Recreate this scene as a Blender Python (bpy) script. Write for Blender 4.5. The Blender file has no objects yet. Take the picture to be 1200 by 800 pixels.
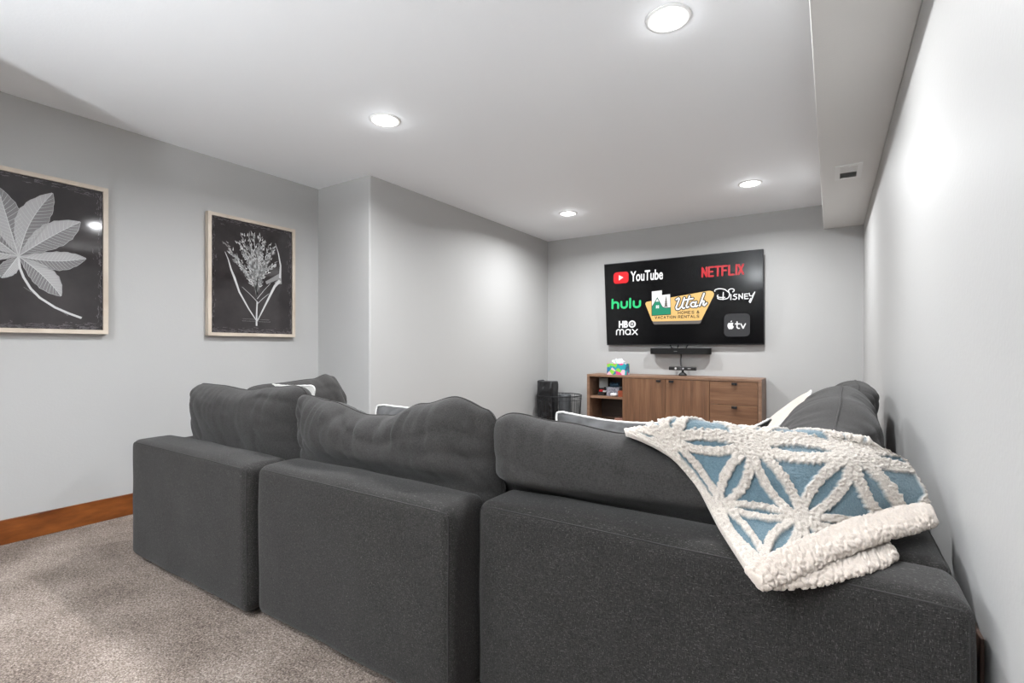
import bpy, bmesh, math, random
from mathutils import Vector, Matrix, noise
random.seed(3)
C = bpy.context.scene.collection
sc = bpy.context.scene
PI = math.pi

# ------------------------------------------------------------------ camera
cam = bpy.data.cameras.new('camera'); co = bpy.data.objects.new('camera', cam); C.objects.link(co)
cam.sensor_width = 36; cam.lens = 577 / 1200 * 36; cam.shift_y = 7 / 1200; cam.clip_start = .02
co.location = (0, 0, 1.05); co.rotation_euler = (PI / 2, 0, math.atan(374 / 577))
sc.camera = co
# ------------------------------------------------------------------ world and exposure
w = bpy.data.worlds.new('world'); sc.world = w; w.use_nodes = True
w.node_tree.nodes['Background'].inputs[0].default_value = (.8, .85, 1, 1)
w.node_tree.nodes['Background'].inputs[1].default_value = .05
sc.view_settings.view_transform = 'Standard'; sc.view_settings.look = 'None'
sc.view_settings.gamma = 1; sc.view_settings.exposure = 0.60
CAN_W = 26.0
UP_W = 180.0
CAN_COL = (.965, .98, 1.0)
CANS = [(x, y) for y in (2.06, 4.5, -.38, -2.7) for x in (-2.24, -.565)]
H = 2.41            # ceiling height

# ------------------------------------------------------------------ materials
def mat(name, col, rough=.6, metal=0, spec=.5, emit=None, estr=1, coat=0):
    m = bpy.data.materials.new(name); m.use_nodes = True
    b = m.node_tree.nodes['Principled BSDF']
    b.inputs['Base Color'].default_value = (*col, 1); b.inputs['Roughness'].default_value = rough
    b.inputs['Metallic'].default_value = metal; b.inputs['Specular IOR Level'].default_value = spec
    if coat: b.inputs['Coat Weight'].default_value = coat; b.inputs['Coat Roughness'].default_value = .05
    if emit: b.inputs['Emission Color'].default_value = (*emit, 1); b.inputs['Emission Strength'].default_value = estr
    return m
def nd(m, t, **k):
    n = m.node_tree.nodes.new(t)
    for a, v in k.items():
        if a in n.inputs: n.inputs[a].default_value = v
        else: setattr(n, a, v)
    return n
def lk(m, a, b): m.node_tree.links.new(a, b)
def coords(m, scale=(1, 1, 1), rot=(0, 0, 0), kind='Object'):
    t = nd(m, 'ShaderNodeTexCoord'); mp = nd(m, 'ShaderNodeMapping'); mp.inputs['Scale'].default_value = scale
    mp.inputs['Rotation'].default_value = rot
    lk(m, t.outputs[kind], mp.inputs[0]); return mp.outputs[0]
def ramp(m, fac, stops):
    r = nd(m, 'ShaderNodeValToRGB'); e = r.color_ramp.elements
    while len(e) < len(stops): e.new(.5)
    for i, (p, c) in enumerate(stops): e[i].position = p; e[i].color = (*c, 1)
    lk(m, fac, r.inputs[0]); return r.outputs[0]
def bump(m, h, strength, dist, prev=None):
    b = nd(m, 'ShaderNodeBump'); b.inputs['Strength'].default_value = strength; b.inputs['Distance'].default_value = dist
    lk(m, h, b.inputs['Height'])
    if prev is not None: lk(m, prev, b.inputs['Normal'])
    lk(m, b.outputs[0], m.node_tree.nodes['Principled BSDF'].inputs['Normal']); return b.outputs[0]
def base(m, sock): lk(m, sock, m.node_tree.nodes['Principled BSDF'].inputs['Base Color'])
def noisetex(m, vec, scale, detail=3, rough=.5):
    n = nd(m, 'ShaderNodeTexNoise'); n.inputs['Scale'].default_value = scale; n.inputs['Detail'].default_value = detail
    n.inputs['Roughness'].default_value = rough; lk(m, vec, n.inputs['Vector']); return n.outputs['Fac']

def wall_mat(name, col, rough, b=.12):
    m = mat(name, col, rough)
    v = coords(m); n = noisetex(m, v, 90, 3); bump(m, n, b, .004); return m
M_wall = wall_mat('wall_paint', (.418, .416, .409), .55)
M_ceil = wall_mat('ceiling_paint', (.905, .925, .95), .7, .1)

M_soff = wall_mat('soffit_paint_brightened', (.76, .755, .74), .5)  # wall grey lightened in place of missing bounce light
def fabric(name, dark, light, fleck, fs=.75):
    m = mat(name, dark, .92, spec=.2)
    m.node_tree.nodes['Principled BSDF'].inputs['Sheen Weight'].default_value = .08
    v = coords(m); vx = coords(m, (600, 600, 90)); vz = coords(m, (90, 600, 600)); vy = coords(m, (90, 90, 700))
    a = noisetex(m, vx, 1, 2); b = noisetex(m, vz, 1, 2); c = noisetex(m, v, 9, 4)
    s = nd(m, 'ShaderNodeMath', operation='ADD'); lk(m, a, s.inputs[0]); lk(m, b, s.inputs[1])
    s2 = nd(m, 'ShaderNodeMath', operation='MULTIPLY_ADD'); lk(m, c, s2.inputs[0]); s2.inputs[1].default_value = .18; lk(m, s.outputs[0], s2.inputs[2])
    s3 = nd(m, 'ShaderNodeMath', operation='MULTIPLY'); lk(m, s2.outputs[0], s3.inputs[0]); s3.inputs[1].default_value = .5
    r = ramp(m, s3.outputs[0], [(.42, dark), (.62, light)])
    f1 = noisetex(m, coords(m, (150, 150, 620)), 1, 3); f2 = noisetex(m, coords(m, (620, 620, 170)), 1, 3)
    f = nd(m, 'ShaderNodeMath', operation='MAXIMUM'); lk(m, f1, f.inputs[0]); lk(m, f2, f.inputs[1])
    fr = ramp(m, f.outputs[0], [(fs - .09, (0, 0, 0)), (fs + .08, (1, 1, 1))])
    mx = nd(m, 'ShaderNodeMix', data_type='RGBA'); lk(m, fr, mx.inputs[0]); lk(m, r, mx.inputs[6]); mx.inputs[7].default_value = (*fleck, 1)
    base(m, mx.outputs[2]); bump(m, s2.outputs[0], .35, .0012)
    return m
M_sofa = fabric('charcoal_weave_shaded', (.0095, .0087, .0082), (.0245, .0227, .0215), (.10, .095, .09), .69)  # cushion fabric darkened to stand in for shade on the sofa panels
M_cush = fabric('charcoal_cushion_weave', (.0185, .0174, .0167), (.040, .038, .0367), (.105, .10, .097), .74)
M_seam = mat('dark_seam_thread', (.02, .019, .018), .9)
M_velvet = mat('grey_velvet', (.11, .11, .112), .8); _b = M_velvet.node_tree.nodes['Principled BSDF']
_b.inputs['Sheen Weight'].default_value = .15; base(M_velvet, ramp(M_velvet, noisetex(M_velvet, coords(M_velvet), 14, 4), [(.35, (.02, .02, .0205)), (.65, (.058, .058, .06))]))
def sherpa(name, col):
    m = mat(name, col, .95, spec=.1); m.node_tree.nodes['Principled BSDF'].inputs['Sheen Weight'].default_value = .4
    n = noisetex(m, coords(m), 420, 4, .7); base(m, ramp(m, n, [(.3, tuple(c * .78 for c in col)), (.62, col)])); bump(m, n, .7, .003); return m
M_sherpa = sherpa('cream_sherpa', (.53, .46, .40))
M_sherpa2 = sherpa('white_sherpa', (.68, .665, .64))
M_blank = mat('blanket_pile', (.8, .76, .7), .95, spec=.1)
_b = M_blank.node_tree.nodes['Principled BSDF']; _b.inputs['Sheen Weight'].default_value = .3
at = nd(M_blank, 'ShaderNodeAttribute', attribute_name='pile')
nn = noisetex(M_blank, coords(M_blank), 380, 4, .7)
cw = ramp(M_blank, nn, [(.3, (.35, .315, .28)), (.6, (.56, .51, .455))]); cb = ramp(M_blank, nn, [(.3, (.065, .115, .145)), (.65, (.125, .19, .225))])
mx = nd(M_blank, 'ShaderNodeMix', data_type='RGBA'); lk(M_blank, at.outputs['Fac'], mx.inputs[0]); lk(M_blank, cb, mx.inputs[6]); lk(M_blank, cw, mx.inputs[7])
base(M_blank, mx.outputs[2]); bump(M_blank, nn, .7, .003)

M_carpet = mat('beige_carpet', (.3, .25, .21), .97, spec=.1)
v = coords(M_carpet); n1 = noisetex(M_carpet, v, 150, 4, .78); n2 = noisetex(M_carpet, v, 2.6, 4, .6); n3 = noisetex(M_carpet, v, 55, 3, .6)
s = nd(M_carpet, 'ShaderNodeMath', operation='MULTIPLY_ADD'); lk(M_carpet, n2, s.inputs[0]); s.inputs[1].default_value = .32; lk(M_carpet, n1, s.inputs[2])
s4 = nd(M_carpet, 'ShaderNodeMath', operation='MULTIPLY_ADD'); lk(M_carpet, n3, s4.inputs[0]); s4.inputs[1].default_value = .25; lk(M_carpet, s.outputs[0], s4.inputs[2])
base(M_carpet, ramp(M_carpet, s4.outputs[0], [(.62, (.058, .043, .034)), (.80, (.225, .183, .155)), (.96, (.48, .41, .36))]))
bump(M_carpet, s4.outputs[0], .8, .008)

def wood(name, stops, scale=(2, 2, 30), rough=.45, bs=.15):
    m = mat(name, stops[0][1], rough); v = coords(m, scale)
    n = noisetex(m, v, 1.6, 6, .62); base(m, ramp(m, n, stops)); bump(m, n, bs, .003); return m
WS = [(.25, (.085, .036, .016)), (.5, (.15, .070, .033)), (.75, (.22, .114, .058))]
M_woodh = wood('walnut_horizontal_grain', WS, (1.5, 12, 22))
M_woodv = wood('walnut_vertical_grain', WS, (22, 12, 1.2))
M_woodd = wood('walnut_edge', [(.3, (.15, .080, .046)), (.7, (.24, .138, .085))], (1.5, 8, 16))
M_base = wood('stained_baseboard', [(.28, (.055, .013, .003)), (.5, (.16, .044, .008)), (.72, (.27, .085, .018))], (5, 2.2, 9), .28)
M_black = mat('black_plastic', (.012, .012, .012), .35)
M_blackm = mat('black_metal', (.02, .02, .022), .45, .6)
M_screen = mat('glossy_screen', (.003, .003, .0035), .14, spec=.35)
M_frame = wood('champagne_frame', [(.3, (.46, .385, .31)), (.7, (.60, .525, .44))], (3, 3, 3), .35, .03)
M_glow = mat('lamp_diffuser', (1, 1, 1), .5, emit=(1, .98, .95), estr=6)
M_white = mat('white_enamel', (.8, .8, .79), .4)

# ------------------------------------------------------------------ geometry helpers
def link(name, bm, m, parent=None, smooth=False, kind=None, loc=None, label=None):
    """bm is in world coordinates; the object's origin goes to its parent's place (or loc)"""
    me = bpy.data.meshes.new(name)
    o = bpy.data.objects.new(name, me); C.objects.link(o)
    if parent:
        off = parent['_o'] if '_o' in parent else (0, 0, 0)
        o.parent = parent; o['_o'] = off
        bmesh.ops.translate(bm, verts=bm.verts, vec=-Vector(off))
    elif loc is not None:
        bmesh.ops.translate(bm, verts=bm.verts, vec=-Vector(loc)); o.location = loc; o['_o'] = loc
    bmesh.ops.recalc_face_normals(bm, faces=bm.faces)
    if smooth:
        for f in bm.faces: f.smooth = True
    bm.to_mesh(me); bm.free()
    for mm in (m if isinstance(m, (list, tuple)) else [m]): me.materials.append(mm)
    if kind: o['kind'] = kind
    if label: o['label'] = label
    return o
def thing(name, label, cat, loc=(0, 0, 0), group=None):
    o = bpy.data.objects.new(name, None); C.objects.link(o); o.location = loc; o['_o'] = loc; o.empty_display_size = .1
    return tag(o, label, cat, group)
def tag(o, label, cat, group=None):
    o['label'] = label; o['category'] = cat
    if group: o['group'] = group
    return o
def box(bm, x0, x1, y0, y1, z0, z1, bev=0, seg=2):
    vs = bmesh.ops.create_cube(bm, size=1)['verts']
    for q in vs: q.co = Vector(((x0 + x1) / 2 + q.co.x * (x1 - x0), (y0 + y1) / 2 + q.co.y * (y1 - y0), (z0 + z1) / 2 + q.co.z * (z1 - z0)))
    if bev:
        es = list({e for q in vs for e in q.link_edges})
        r = bmesh.ops.bevel(bm, geom=es, offset=bev, segments=seg, profile=.5, affect='EDGES')
    return bm
def B(*a, **k): return box(bmesh.new(), *a, **k)
def cyl(bm, c, r, z0, z1, seg=32, r2=None, cap=True):
    rv = bmesh.ops.create_cone(bm, cap_ends=cap, segments=seg, radius1=r, radius2=r if r2 is None else r2, depth=z1 - z0)['verts']
    for q in rv: q.co += Vector((c[0], c[1], (z0 + z1) / 2))
    return bm
def lathe(bm, c, prof, seg=40):
    rings = []
    for r, z in prof:
        rings.append([bm.verts.new((c[0] + r * math.cos(2 * PI * i / seg), c[1] + r * math.sin(2 * PI * i / seg), z)) for i in range(seg)])
    for a, b in zip(rings, rings[1:]):
        for i in range(seg): bm.faces.new((a[i], a[(i + 1) % seg], b[(i + 1) % seg], b[i]))
    return bm
def tube(bm, pts, r, seg=8, closed=False):
    pts = [Vector(p) for p in pts]; n = len(pts); rings = []
    up = Vector((.13, .21, 1)).normalized()
    for i, p in enumerate(pts):
        a = pts[(i - 1) % n] if (closed or i) else p; b = pts[(i + 1) % n] if (closed or i < n - 1) else p
        t = (b - a); t = t.normalized() if t.length > 1e-9 else Vector((1, 0, 0))
        s_ = t.cross(up); s_ = s_.normalized() if s_.length > 1e-4 else Vector((1, 0, 0)); q = s_.cross(t)
        rings.append([bm.verts.new(p + r * (math.cos(2 * PI * k / seg) * s_ + math.sin(2 * PI * k / seg) * q)) for k in range(seg)])
    for i in range(n if closed else n - 1):
        a, b = rings[i], rings[(i + 1) % n]
        for k in range(seg): bm.faces.new((a[k], a[(k + 1) % seg], b[(k + 1) % seg], b[k]))
    if not closed:
        bm.faces.new(rings[0][::-1]); bm.faces.new(rings[-1])
    return bm
def interp(pts, x):
    if x <= pts[0][0]: return pts[0][1]
    for (a, va), (b, vb) in zip(pts, pts[1:]):
        if x <= b:
            t = (x - a) / (b - a); t = t * t * (3 - 2 * t); return va + (vb - va) * t
    return pts[-1][1]
def sstep(a, b, x):
    t = min(1, max(0, (x - a) / (b - a))); return t * t * (3 - 2 * t)

# ================================================================== THE SETTING
XL, XP, XR, YP, YB, Y0 = -3.705, -3.056, .25, 2.65, 5.56, -3.6
def struct(name, bm, m, **k): return link(name, bm, m, kind='structure', **k)
struct('floor', B(XL - .1, XR + .1, Y0 - .1, YB + .1, -.1, 0), M_carpet)
# ceiling, with round openings left for the recessed lamps
bm = bmesh.new()
NX, NY = [XL - .1], [Y0 - .1]
def ceiling():
    R = .074; sq = .1; seg = 32
    xs = sorted({XL - .1, XR + .1, *[c[0] - sq for c in CANS], *[c[0] + sq for c in CANS]})
    ys = sorted({Y0 - .1, YB + .1, *[c[1] - sq for c in CANS], *[c[1] + sq for c in CANS]})
    for i in range(len(xs) - 1):
        for j in range(len(ys) - 1):
            cx, cy = (xs[i] + xs[i + 1]) / 2, (ys[j] + ys[j + 1]) / 2
            hole = any(abs(cx - a) < .01 and abs(cy - b) < .01 for a, b in CANS)
            if not hole:
                bm.faces.new([bm.verts.new((x, y, H)) for x, y in ((xs[i], ys[j]), (xs[i], ys[j + 1]), (xs[i + 1], ys[j + 1]), (xs[i + 1], ys[j]))])
            else:
                inn = []; out = []
                for k in range(seg):
                    a = 2 * PI * (k + .5) / seg; ca, sa = math.cos(a), math.sin(a); q = sq / max(abs(ca), abs(sa))
                    inn.append(bm.verts.new((cx + R * ca, cy + R * sa, H))); out.append(bm.verts.new((cx + q * ca, cy + q * sa, H)))
                for k in range(seg):
                    bm.faces.new((inn[k], out[k], out[(k + 1) % seg], inn[(k + 1) % seg]))
                for sx, sy in ((1, 1), (-1, 1), (-1, -1), (1, -1)):
                    k = min(range(seg), key=lambda k: (out[k].co.x - cx - sx * sq) ** 2 + (out[k].co.y - cy - sy * sq) ** 2)
                    cs = sorted(range(seg), key=lambda k: (out[k].co.x - cx - sx * sq) ** 2 + (out[k].co.y - cy - sy * sq) ** 2)[:2]
                    bm.faces.new((out[cs[0]], out[cs[1]], bm.verts.new((cx + sx * sq, cy + sy * sq, H))))
    bmesh.ops.remove_doubles(bm, verts=bm.verts, dist=.0005)
    box(bm, XL - .1, XR + .1, Y0 - .1, YB + .1, H + .12, H + .2)
ceiling()
struct('ceiling', bm, M_ceil)
struct('wall_left', B(XL - .1, XL, Y0, YP + .02, 0, H + .1), M_wall)
bm = bmesh.new(); prof = [(XL - .1, YP), (XP - .012, YP), (XP - .0035, YP + .0035), (XP, YP + .012), (XP, YB + .02), (XL - .1, YB + .02)]
lo = [bm.verts.new((x, y, 0)) for x, y in prof]; hi = [bm.verts.new((x, y, H + .1)) for x, y in prof]
for i in range(6): bm.faces.new((lo[i], lo[(i + 1) % 6], hi[(i + 1) % 6], hi[i]))
bm.faces.new(lo[::-1]); bm.faces.new(hi)
struct('wall_left_bumpout', bm, M_wall)
struct('wall_back', B(XP, XR + .1, YB, YB + .1, 0, H + .1), M_wall)
struct('wall_right', B(XR, XR + .1, Y0, YB, 0, H + .1), M_wall)
struct('wall_front', B(XL - .1, XR + .1, Y0 - .1, Y0, 0, H + .1), M_wall)
struct('wall_stub_added', B(XL, -2.70, -.62, -.5, 0, H), M_wall)          # unseen stub wall added behind the camera to shade the ceiling at left
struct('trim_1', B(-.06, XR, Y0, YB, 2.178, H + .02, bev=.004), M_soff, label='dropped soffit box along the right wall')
def bb(name, x0, x1, y0, y1): struct(name, B(x0, x1, y0, y1, 0, .132, bev=.003), M_base)
bb('baseboard_left', XL, XL + .014, -.5, YP); bb('baseboard_bumpout', XL + .014, XP, YP - .014, YP)
bb('baseboard_bumpout_side', XP, XP + .014, YP, YB); bb('baseboard_back', XP + .014, XR, YB - .014, YB); bb('baseboard_right', XR - .014, XR, Y0, YB - .014)

# ------------------------------------------------------------------ recessed ceiling lamps
where = {(-2.24, 2.06): 'recessed ceiling light over the middle of the room, left of the near pair', (-.565, 2.06): 'largest recessed ceiling light, near the soffit at the top of the picture',
         (-2.24, 4.5): 'small far recessed ceiling light above the back left corner', (-.565, 4.5): 'far recessed ceiling light above the television near the soffit'}
for i, (x, y) in enumerate(CANS):
    t = thing('recessed_light', where.get((x, y), 'recessed ceiling light behind the camera, %s, %s row' % ('left side' if x < -1 else 'right side', 'nearer' if y > -1 else 'farther')), 'ceiling light', (x, y, H), 'recessed ceiling lights')
    link('trim_ring', lathe(bmesh.new(), (x, y), [(.0722, H + .003), (.0722, H - .0045), (.080, H - .007), (.090, H - .005), (.092, H), (.072, H + .002), (.072, H - .001)]), M_white, t, True)
    link('diffuser', lathe(bmesh.new(), (x, y), [(.0722, H + .003), (.0722, H - .0035), (.064, H - .009), (.045, H - .014), (.02, H - .0165), (0, H - .017)]), M_glow, t, True)
    dl = bpy.data.lights.new('halo_fill', 'POINT'); dl.shadow_soft_size = .03; dl.energy = .3; dl.color = CAN_COL      # extra point light added for the halo on the ceiling
    do_ = bpy.data.objects.new('halo_fill_light', dl); C.objects.link(do_); do_.parent = t; do_.location = (0, 0, -.055)
    l = bpy.data.lights.new('lamp', 'AREA'); l.shape = 'DISK'; l.size = .115; l.energy = CAN_W * {2.06: 1, 4.5: .95, -.38: .6, -2.7: .1}[y]; l.color = CAN_COL; l.spread = math.radians(162)
    lo_ = bpy.data.objects.new('lamp_light', l); C.objects.link(lo_); lo_.parent = t; lo_.location = (0, 0, -.019)
# unseen lamp added to brighten the ceiling and cast the dark wedge at left
tx, ty = -1.55, -2.75
t = thing('added_uplight_lamp', 'unseen black floor lamp added behind the camera to light the ceiling', 'lamp', (tx, ty, 0))
link('base', lathe(bmesh.new(), (tx, ty), [(0, 0), (.14, 0), (.14, .02), (.03, .035), (0, .035)]), M_blackm, t, True)
link('pole', cyl(bmesh.new(), (tx, ty), .012, .03, 1.24, 16), M_blackm, t, True)
link('bowl', lathe(bmesh.new(), (tx, ty), [(.012, 1.22), (.05, 1.23), (.11, 1.26), (.15, 1.32), (.146, 1.32), (.107, 1.265), (.05, 1.236), (0, 1.234)]), M_blackm, t, True)
l = bpy.data.lights.new('uplight', 'AREA'); l.shape = 'DISK'; l.size = .12; l.energy = UP_W; l.color = (.93, .97, 1); l.spread = math.radians(96)
lo_ = bpy.data.objects.new('uplight', l); C.objects.link(lo_); lo_.parent = t; lo_.location = (0, 0, 1.30); lo_.rotation_euler = (PI - math.radians(41), 0, 0)

# ------------------------------------------------------------------ vent in the soffit, outlet on the right wall
t = thing('ceiling_vent', 'small white metal air register set in the underside of the soffit', 'vent', (.092, 3.82, 2.178))
bm = bmesh.new()
vx0, vx1, vy0, vy1 = .020, .164, 3.67, 3.965
ix0, ix1, iy0, iy1 = .048, .138, 3.70, 3.935
for a in ((vx0, ix0, vy0, vy1), (ix1, vx1, vy0, vy1), (ix0, ix1, vy0, iy0), (ix0, ix1, iy1, vy1)): box(bm, *a, 2.170, 2.178)
link('frame', bm, M_white, t)
link('backing', B(ix0, ix1, iy0, iy1, 2.1765, 2.1779), mat('dark_duct', (.05, .05, .05), .8), t)
for i in range(16):
    y = iy0 + .008 + i * (iy1 - iy0 - .012) / 15; bm = bmesh.new(); d = .005 if y > 3.82 else -.005
    vs = [bm.verts.new(p) for p in ((ix0, y - d, 2.1705), (ix1, y - d, 2.1705), (ix1, y + d, 2.1765), (ix0, y + d, 2.1765))]
    bm.faces.new(vs); ex = bmesh.ops.extrude_face_region(bm, geom=list(bm.faces)); bmesh.ops.translate(bm, verts=[g for g in ex['geom'] if isinstance(g, bmesh.types.BMVert)], vec=(0, .001, .0008))
    link('louver', bm, M_white, t)
link('damper_lever', B(.086, .098, 3.675, 3.70, 2.164, 2.172, bev=.002), M_white, t)
M_brown = mat('brown_plastic', (.085, .05, .037), .4)
t = thing('outlet', 'brown wall outlet plate low on the right wall behind the sofa corner', 'outlet', (XR, 1.337, .425))
link('cover_plate', B(XR - .007, XR, 1.300, 1.374, .368, .484, bev=.002), M_brown, t)
for z in (.448, .404):
    bm = cyl(bmesh.new(), (0, 0), .0165, -.001, .003, 24)
    bmesh.ops.rotate(bm, verts=bm.verts, cent=(0, 0, 0), matrix=Matrix.Rotation(-PI / 2, 3, 'Y')); bmesh.ops.translate(bm, verts=bm.verts, vec=(XR - .0075, 1.337, z))
    link('receptacle', bm, mat('receptacle_face', (.2, .17, .15), .25), t, True)

# ================================================================== SOFA MODULES
def soft_box(x0, x1, y0, y1, z0, z1, r=.035, crown=.012, bulge=.005, seed=0, res=.03):
    """rounded upholstered block with a gentle crown on top and belly on the sides"""
    bm = bmesh.new(); dx, dy, dz = x1 - x0, y1 - y0, z1 - z0
    n = [max(4, min(44, int(d / res))) for d in (dx, dy, dz)]
    def ax(k, d):
        vals = {-d / 2, d / 2}
        for q in (.0, .25, .5, .75, 1.0): vals |= {-d / 2 + r * q, d / 2 - r * q}
        for i in range(1, n[k]):
            v_ = -d / 2 + d * i / n[k]
            if abs(v_) < d / 2 - r - .3 * res: vals.add(v_)
        out = []
        for v_ in sorted(vals):
            if not out or v_ - out[-1] > 1e-5: out.append(v_)
        return out
    AX = [ax(0, dx), ax(1, dy), ax(2, dz)]; D = (dx, dy, dz); vert = {}
    def V(i, j, k):
        key = (i, j, k)
        if key not in vert:
            p = Vector((AX[0][i], AX[1][j], AX[2][k]))
            c = Vector([max(-D[a] / 2 + r, min(D[a] / 2 - r, p[a])) for a in range(3)]); d = p - c
            if d.length > 1e-9:
                m_ = max(abs(d.x), abs(d.y), abs(d.z)); d = d.normalized() * m_
            p = c + d
            u, v_, w_ = 2 * p.x / dx, 2 * p.y / dy, 2 * p.z / dz
            p.z += crown * max(0, w_) ** 3 * (1 - u ** 4) * (1 - v_ * v_)
            p.y += bulge * v_ * abs(v_) * (1 - u ** 4) * (1 - w_ ** 4); p.x += bulge * u * abs(u) * (1 - v_ ** 4) * (1 - w_ ** 4)
            ns = noise.noise_vector(Vector((p.x * 4 + seed, p.y * 4, p.z * 4))) * .0045 + noise.noise_vector(Vector((p.x * 13 + seed, p.y * 13, p.z * 9))) * .0014
            p += ns
            vert[key] = bm.verts.new(p + Vector(((x0 + x1) / 2, (y0 + y1) / 2, (z0 + z1) / 2)))
        return vert[key]
    L = [len(a) - 1 for a in AX]
    for i in range(L[0]):
        for j in range(L[1]):
            bm.faces.new((V(i, j, 0), V(i, j + 1, 0), V(i + 1, j + 1, 0), V(i + 1, j, 0))); bm.faces.new((V(i, j, L[2]), V(i + 1, j, L[2]), V(i + 1, j + 1, L[2]), V(i, j + 1, L[2])))
        for k in range(L[2]):
            bm.faces.new((V(i, 0, k), V(i + 1, 0, k), V(i + 1, 0, k + 1), V(i, 0, k + 1))); bm.faces.new((V(i, L[1], k), V(i, L[1], k + 1), V(i + 1, L[1], k + 1), V(i + 1, L[1], k)))
    for j in range(L[1]):
        for k in range(L[2]):
            bm.faces.new((V(0, j, k), V(0, j, k + 1), V(0, j + 1, k + 1), V(0, j + 1, k))); bm.faces.new((V(L[0], j, k), V(L[0], j + 1, k), V(L[0], j + 1, k + 1), V(L[0], j, k + 1)))
    return bm
from mathutils.bvhtree import BVHTree
def seam_on(bm, path, r=.0022, sub=24):
    """project a polyline onto an upholstered block and lay a thin seam cord on it"""
    bv = BVHTree.FromBMesh(bm); pts = []
    for a, b in zip(path, path[1:]):
        a, b = Vector(a), Vector(b)
        for k in range(sub):
            h = bv.find_nearest(a.lerp(b, k / sub))[0]; pts.append(h)
    pts.append(bv.find_nearest(Vector(path[-1]))[0])
    return tube(bmesh.new(), pts, r, 6)
def back_seam(bm, x0, x1, y0, y1, z1):
    i = .012
    return seam_on(bm, [(x0 - .01, y0 - .01, .06), (x0 - .002, y0 - .002, z1 - .03), (x0 + i, y0 - .0, z1 - .006), (x1 - i, y0 - .0, z1 - .006), (x1 + .002, y0 - .002, z1 - .03), (x1 + .01, y0 - .01, .06)])
def side_seam(bm, x0, x1, y0, y1, z1):
    return seam_on(bm, [(x1 + .002, y0 + .005, z1 - .03), (x1 - .008, y0 + .03, z1 - .006), (x1 - .008, y1 - .03, z1 - .006)])
M_foot = M_black
def module(label, x0, x1, y0, y1, panels, seed, th=.19, zt=.595, loc=None):
    """panels: any of 'back' (towards the camera), 'left', 'right'"""
    t = thing('sofa_module', label, 'sofa', ((x0 + x1) / 2, (y0 + y1) / 2, 0), 'modules of the sectional sofa')
    xa, xb, ya = x0, x1, y0
    if 'back' in panels:
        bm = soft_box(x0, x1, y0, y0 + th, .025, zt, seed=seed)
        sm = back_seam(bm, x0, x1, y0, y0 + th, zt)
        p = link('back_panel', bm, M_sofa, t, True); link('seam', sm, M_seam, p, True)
        ya = y0 + th + .004
    if 'left' in panels:
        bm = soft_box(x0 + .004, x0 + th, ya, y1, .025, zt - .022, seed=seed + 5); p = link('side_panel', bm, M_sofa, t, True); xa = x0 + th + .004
    if 'right' in panels:
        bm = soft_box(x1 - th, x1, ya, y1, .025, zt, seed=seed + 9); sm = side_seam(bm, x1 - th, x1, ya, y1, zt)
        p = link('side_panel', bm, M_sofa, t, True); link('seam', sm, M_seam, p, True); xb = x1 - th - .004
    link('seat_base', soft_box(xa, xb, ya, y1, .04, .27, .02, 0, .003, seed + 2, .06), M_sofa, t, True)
    link('seat_cushion', soft_box(xa + .004, xb - .004, ya + .003, y1 - .004, .273, .44, .05, .02, .004, seed + 3, .05), M_cush, t, True)
    for fx in (x0 + .08, x1 - .08):
        for fy in (y0 + .08, y1 - .08): link('foot', cyl(bmesh.new(), (fx, fy), .025, 0, .045, 16), M_foot, t)
    return t
module('charcoal sofa module at the left end, nearest the framed prints, with a left side panel', -2.915, -1.872, 1.02, 2.12, ('back', 'left'), 1)
module('charcoal middle sofa module seen from behind, between the two outer modules', -1.862, -.896, 1.055, 2.12, ('back',), 11)
module('charcoal corner sofa module at the right under the blanket, close to the right wall', -.882, .215, 1.165, 2.215, ('back', 'right'), 21)
module('charcoal sofa module along the right wall beyond the corner, pointing at the television', -.85, .215, 2.23, 3.62, ('right',), 31)

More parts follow.
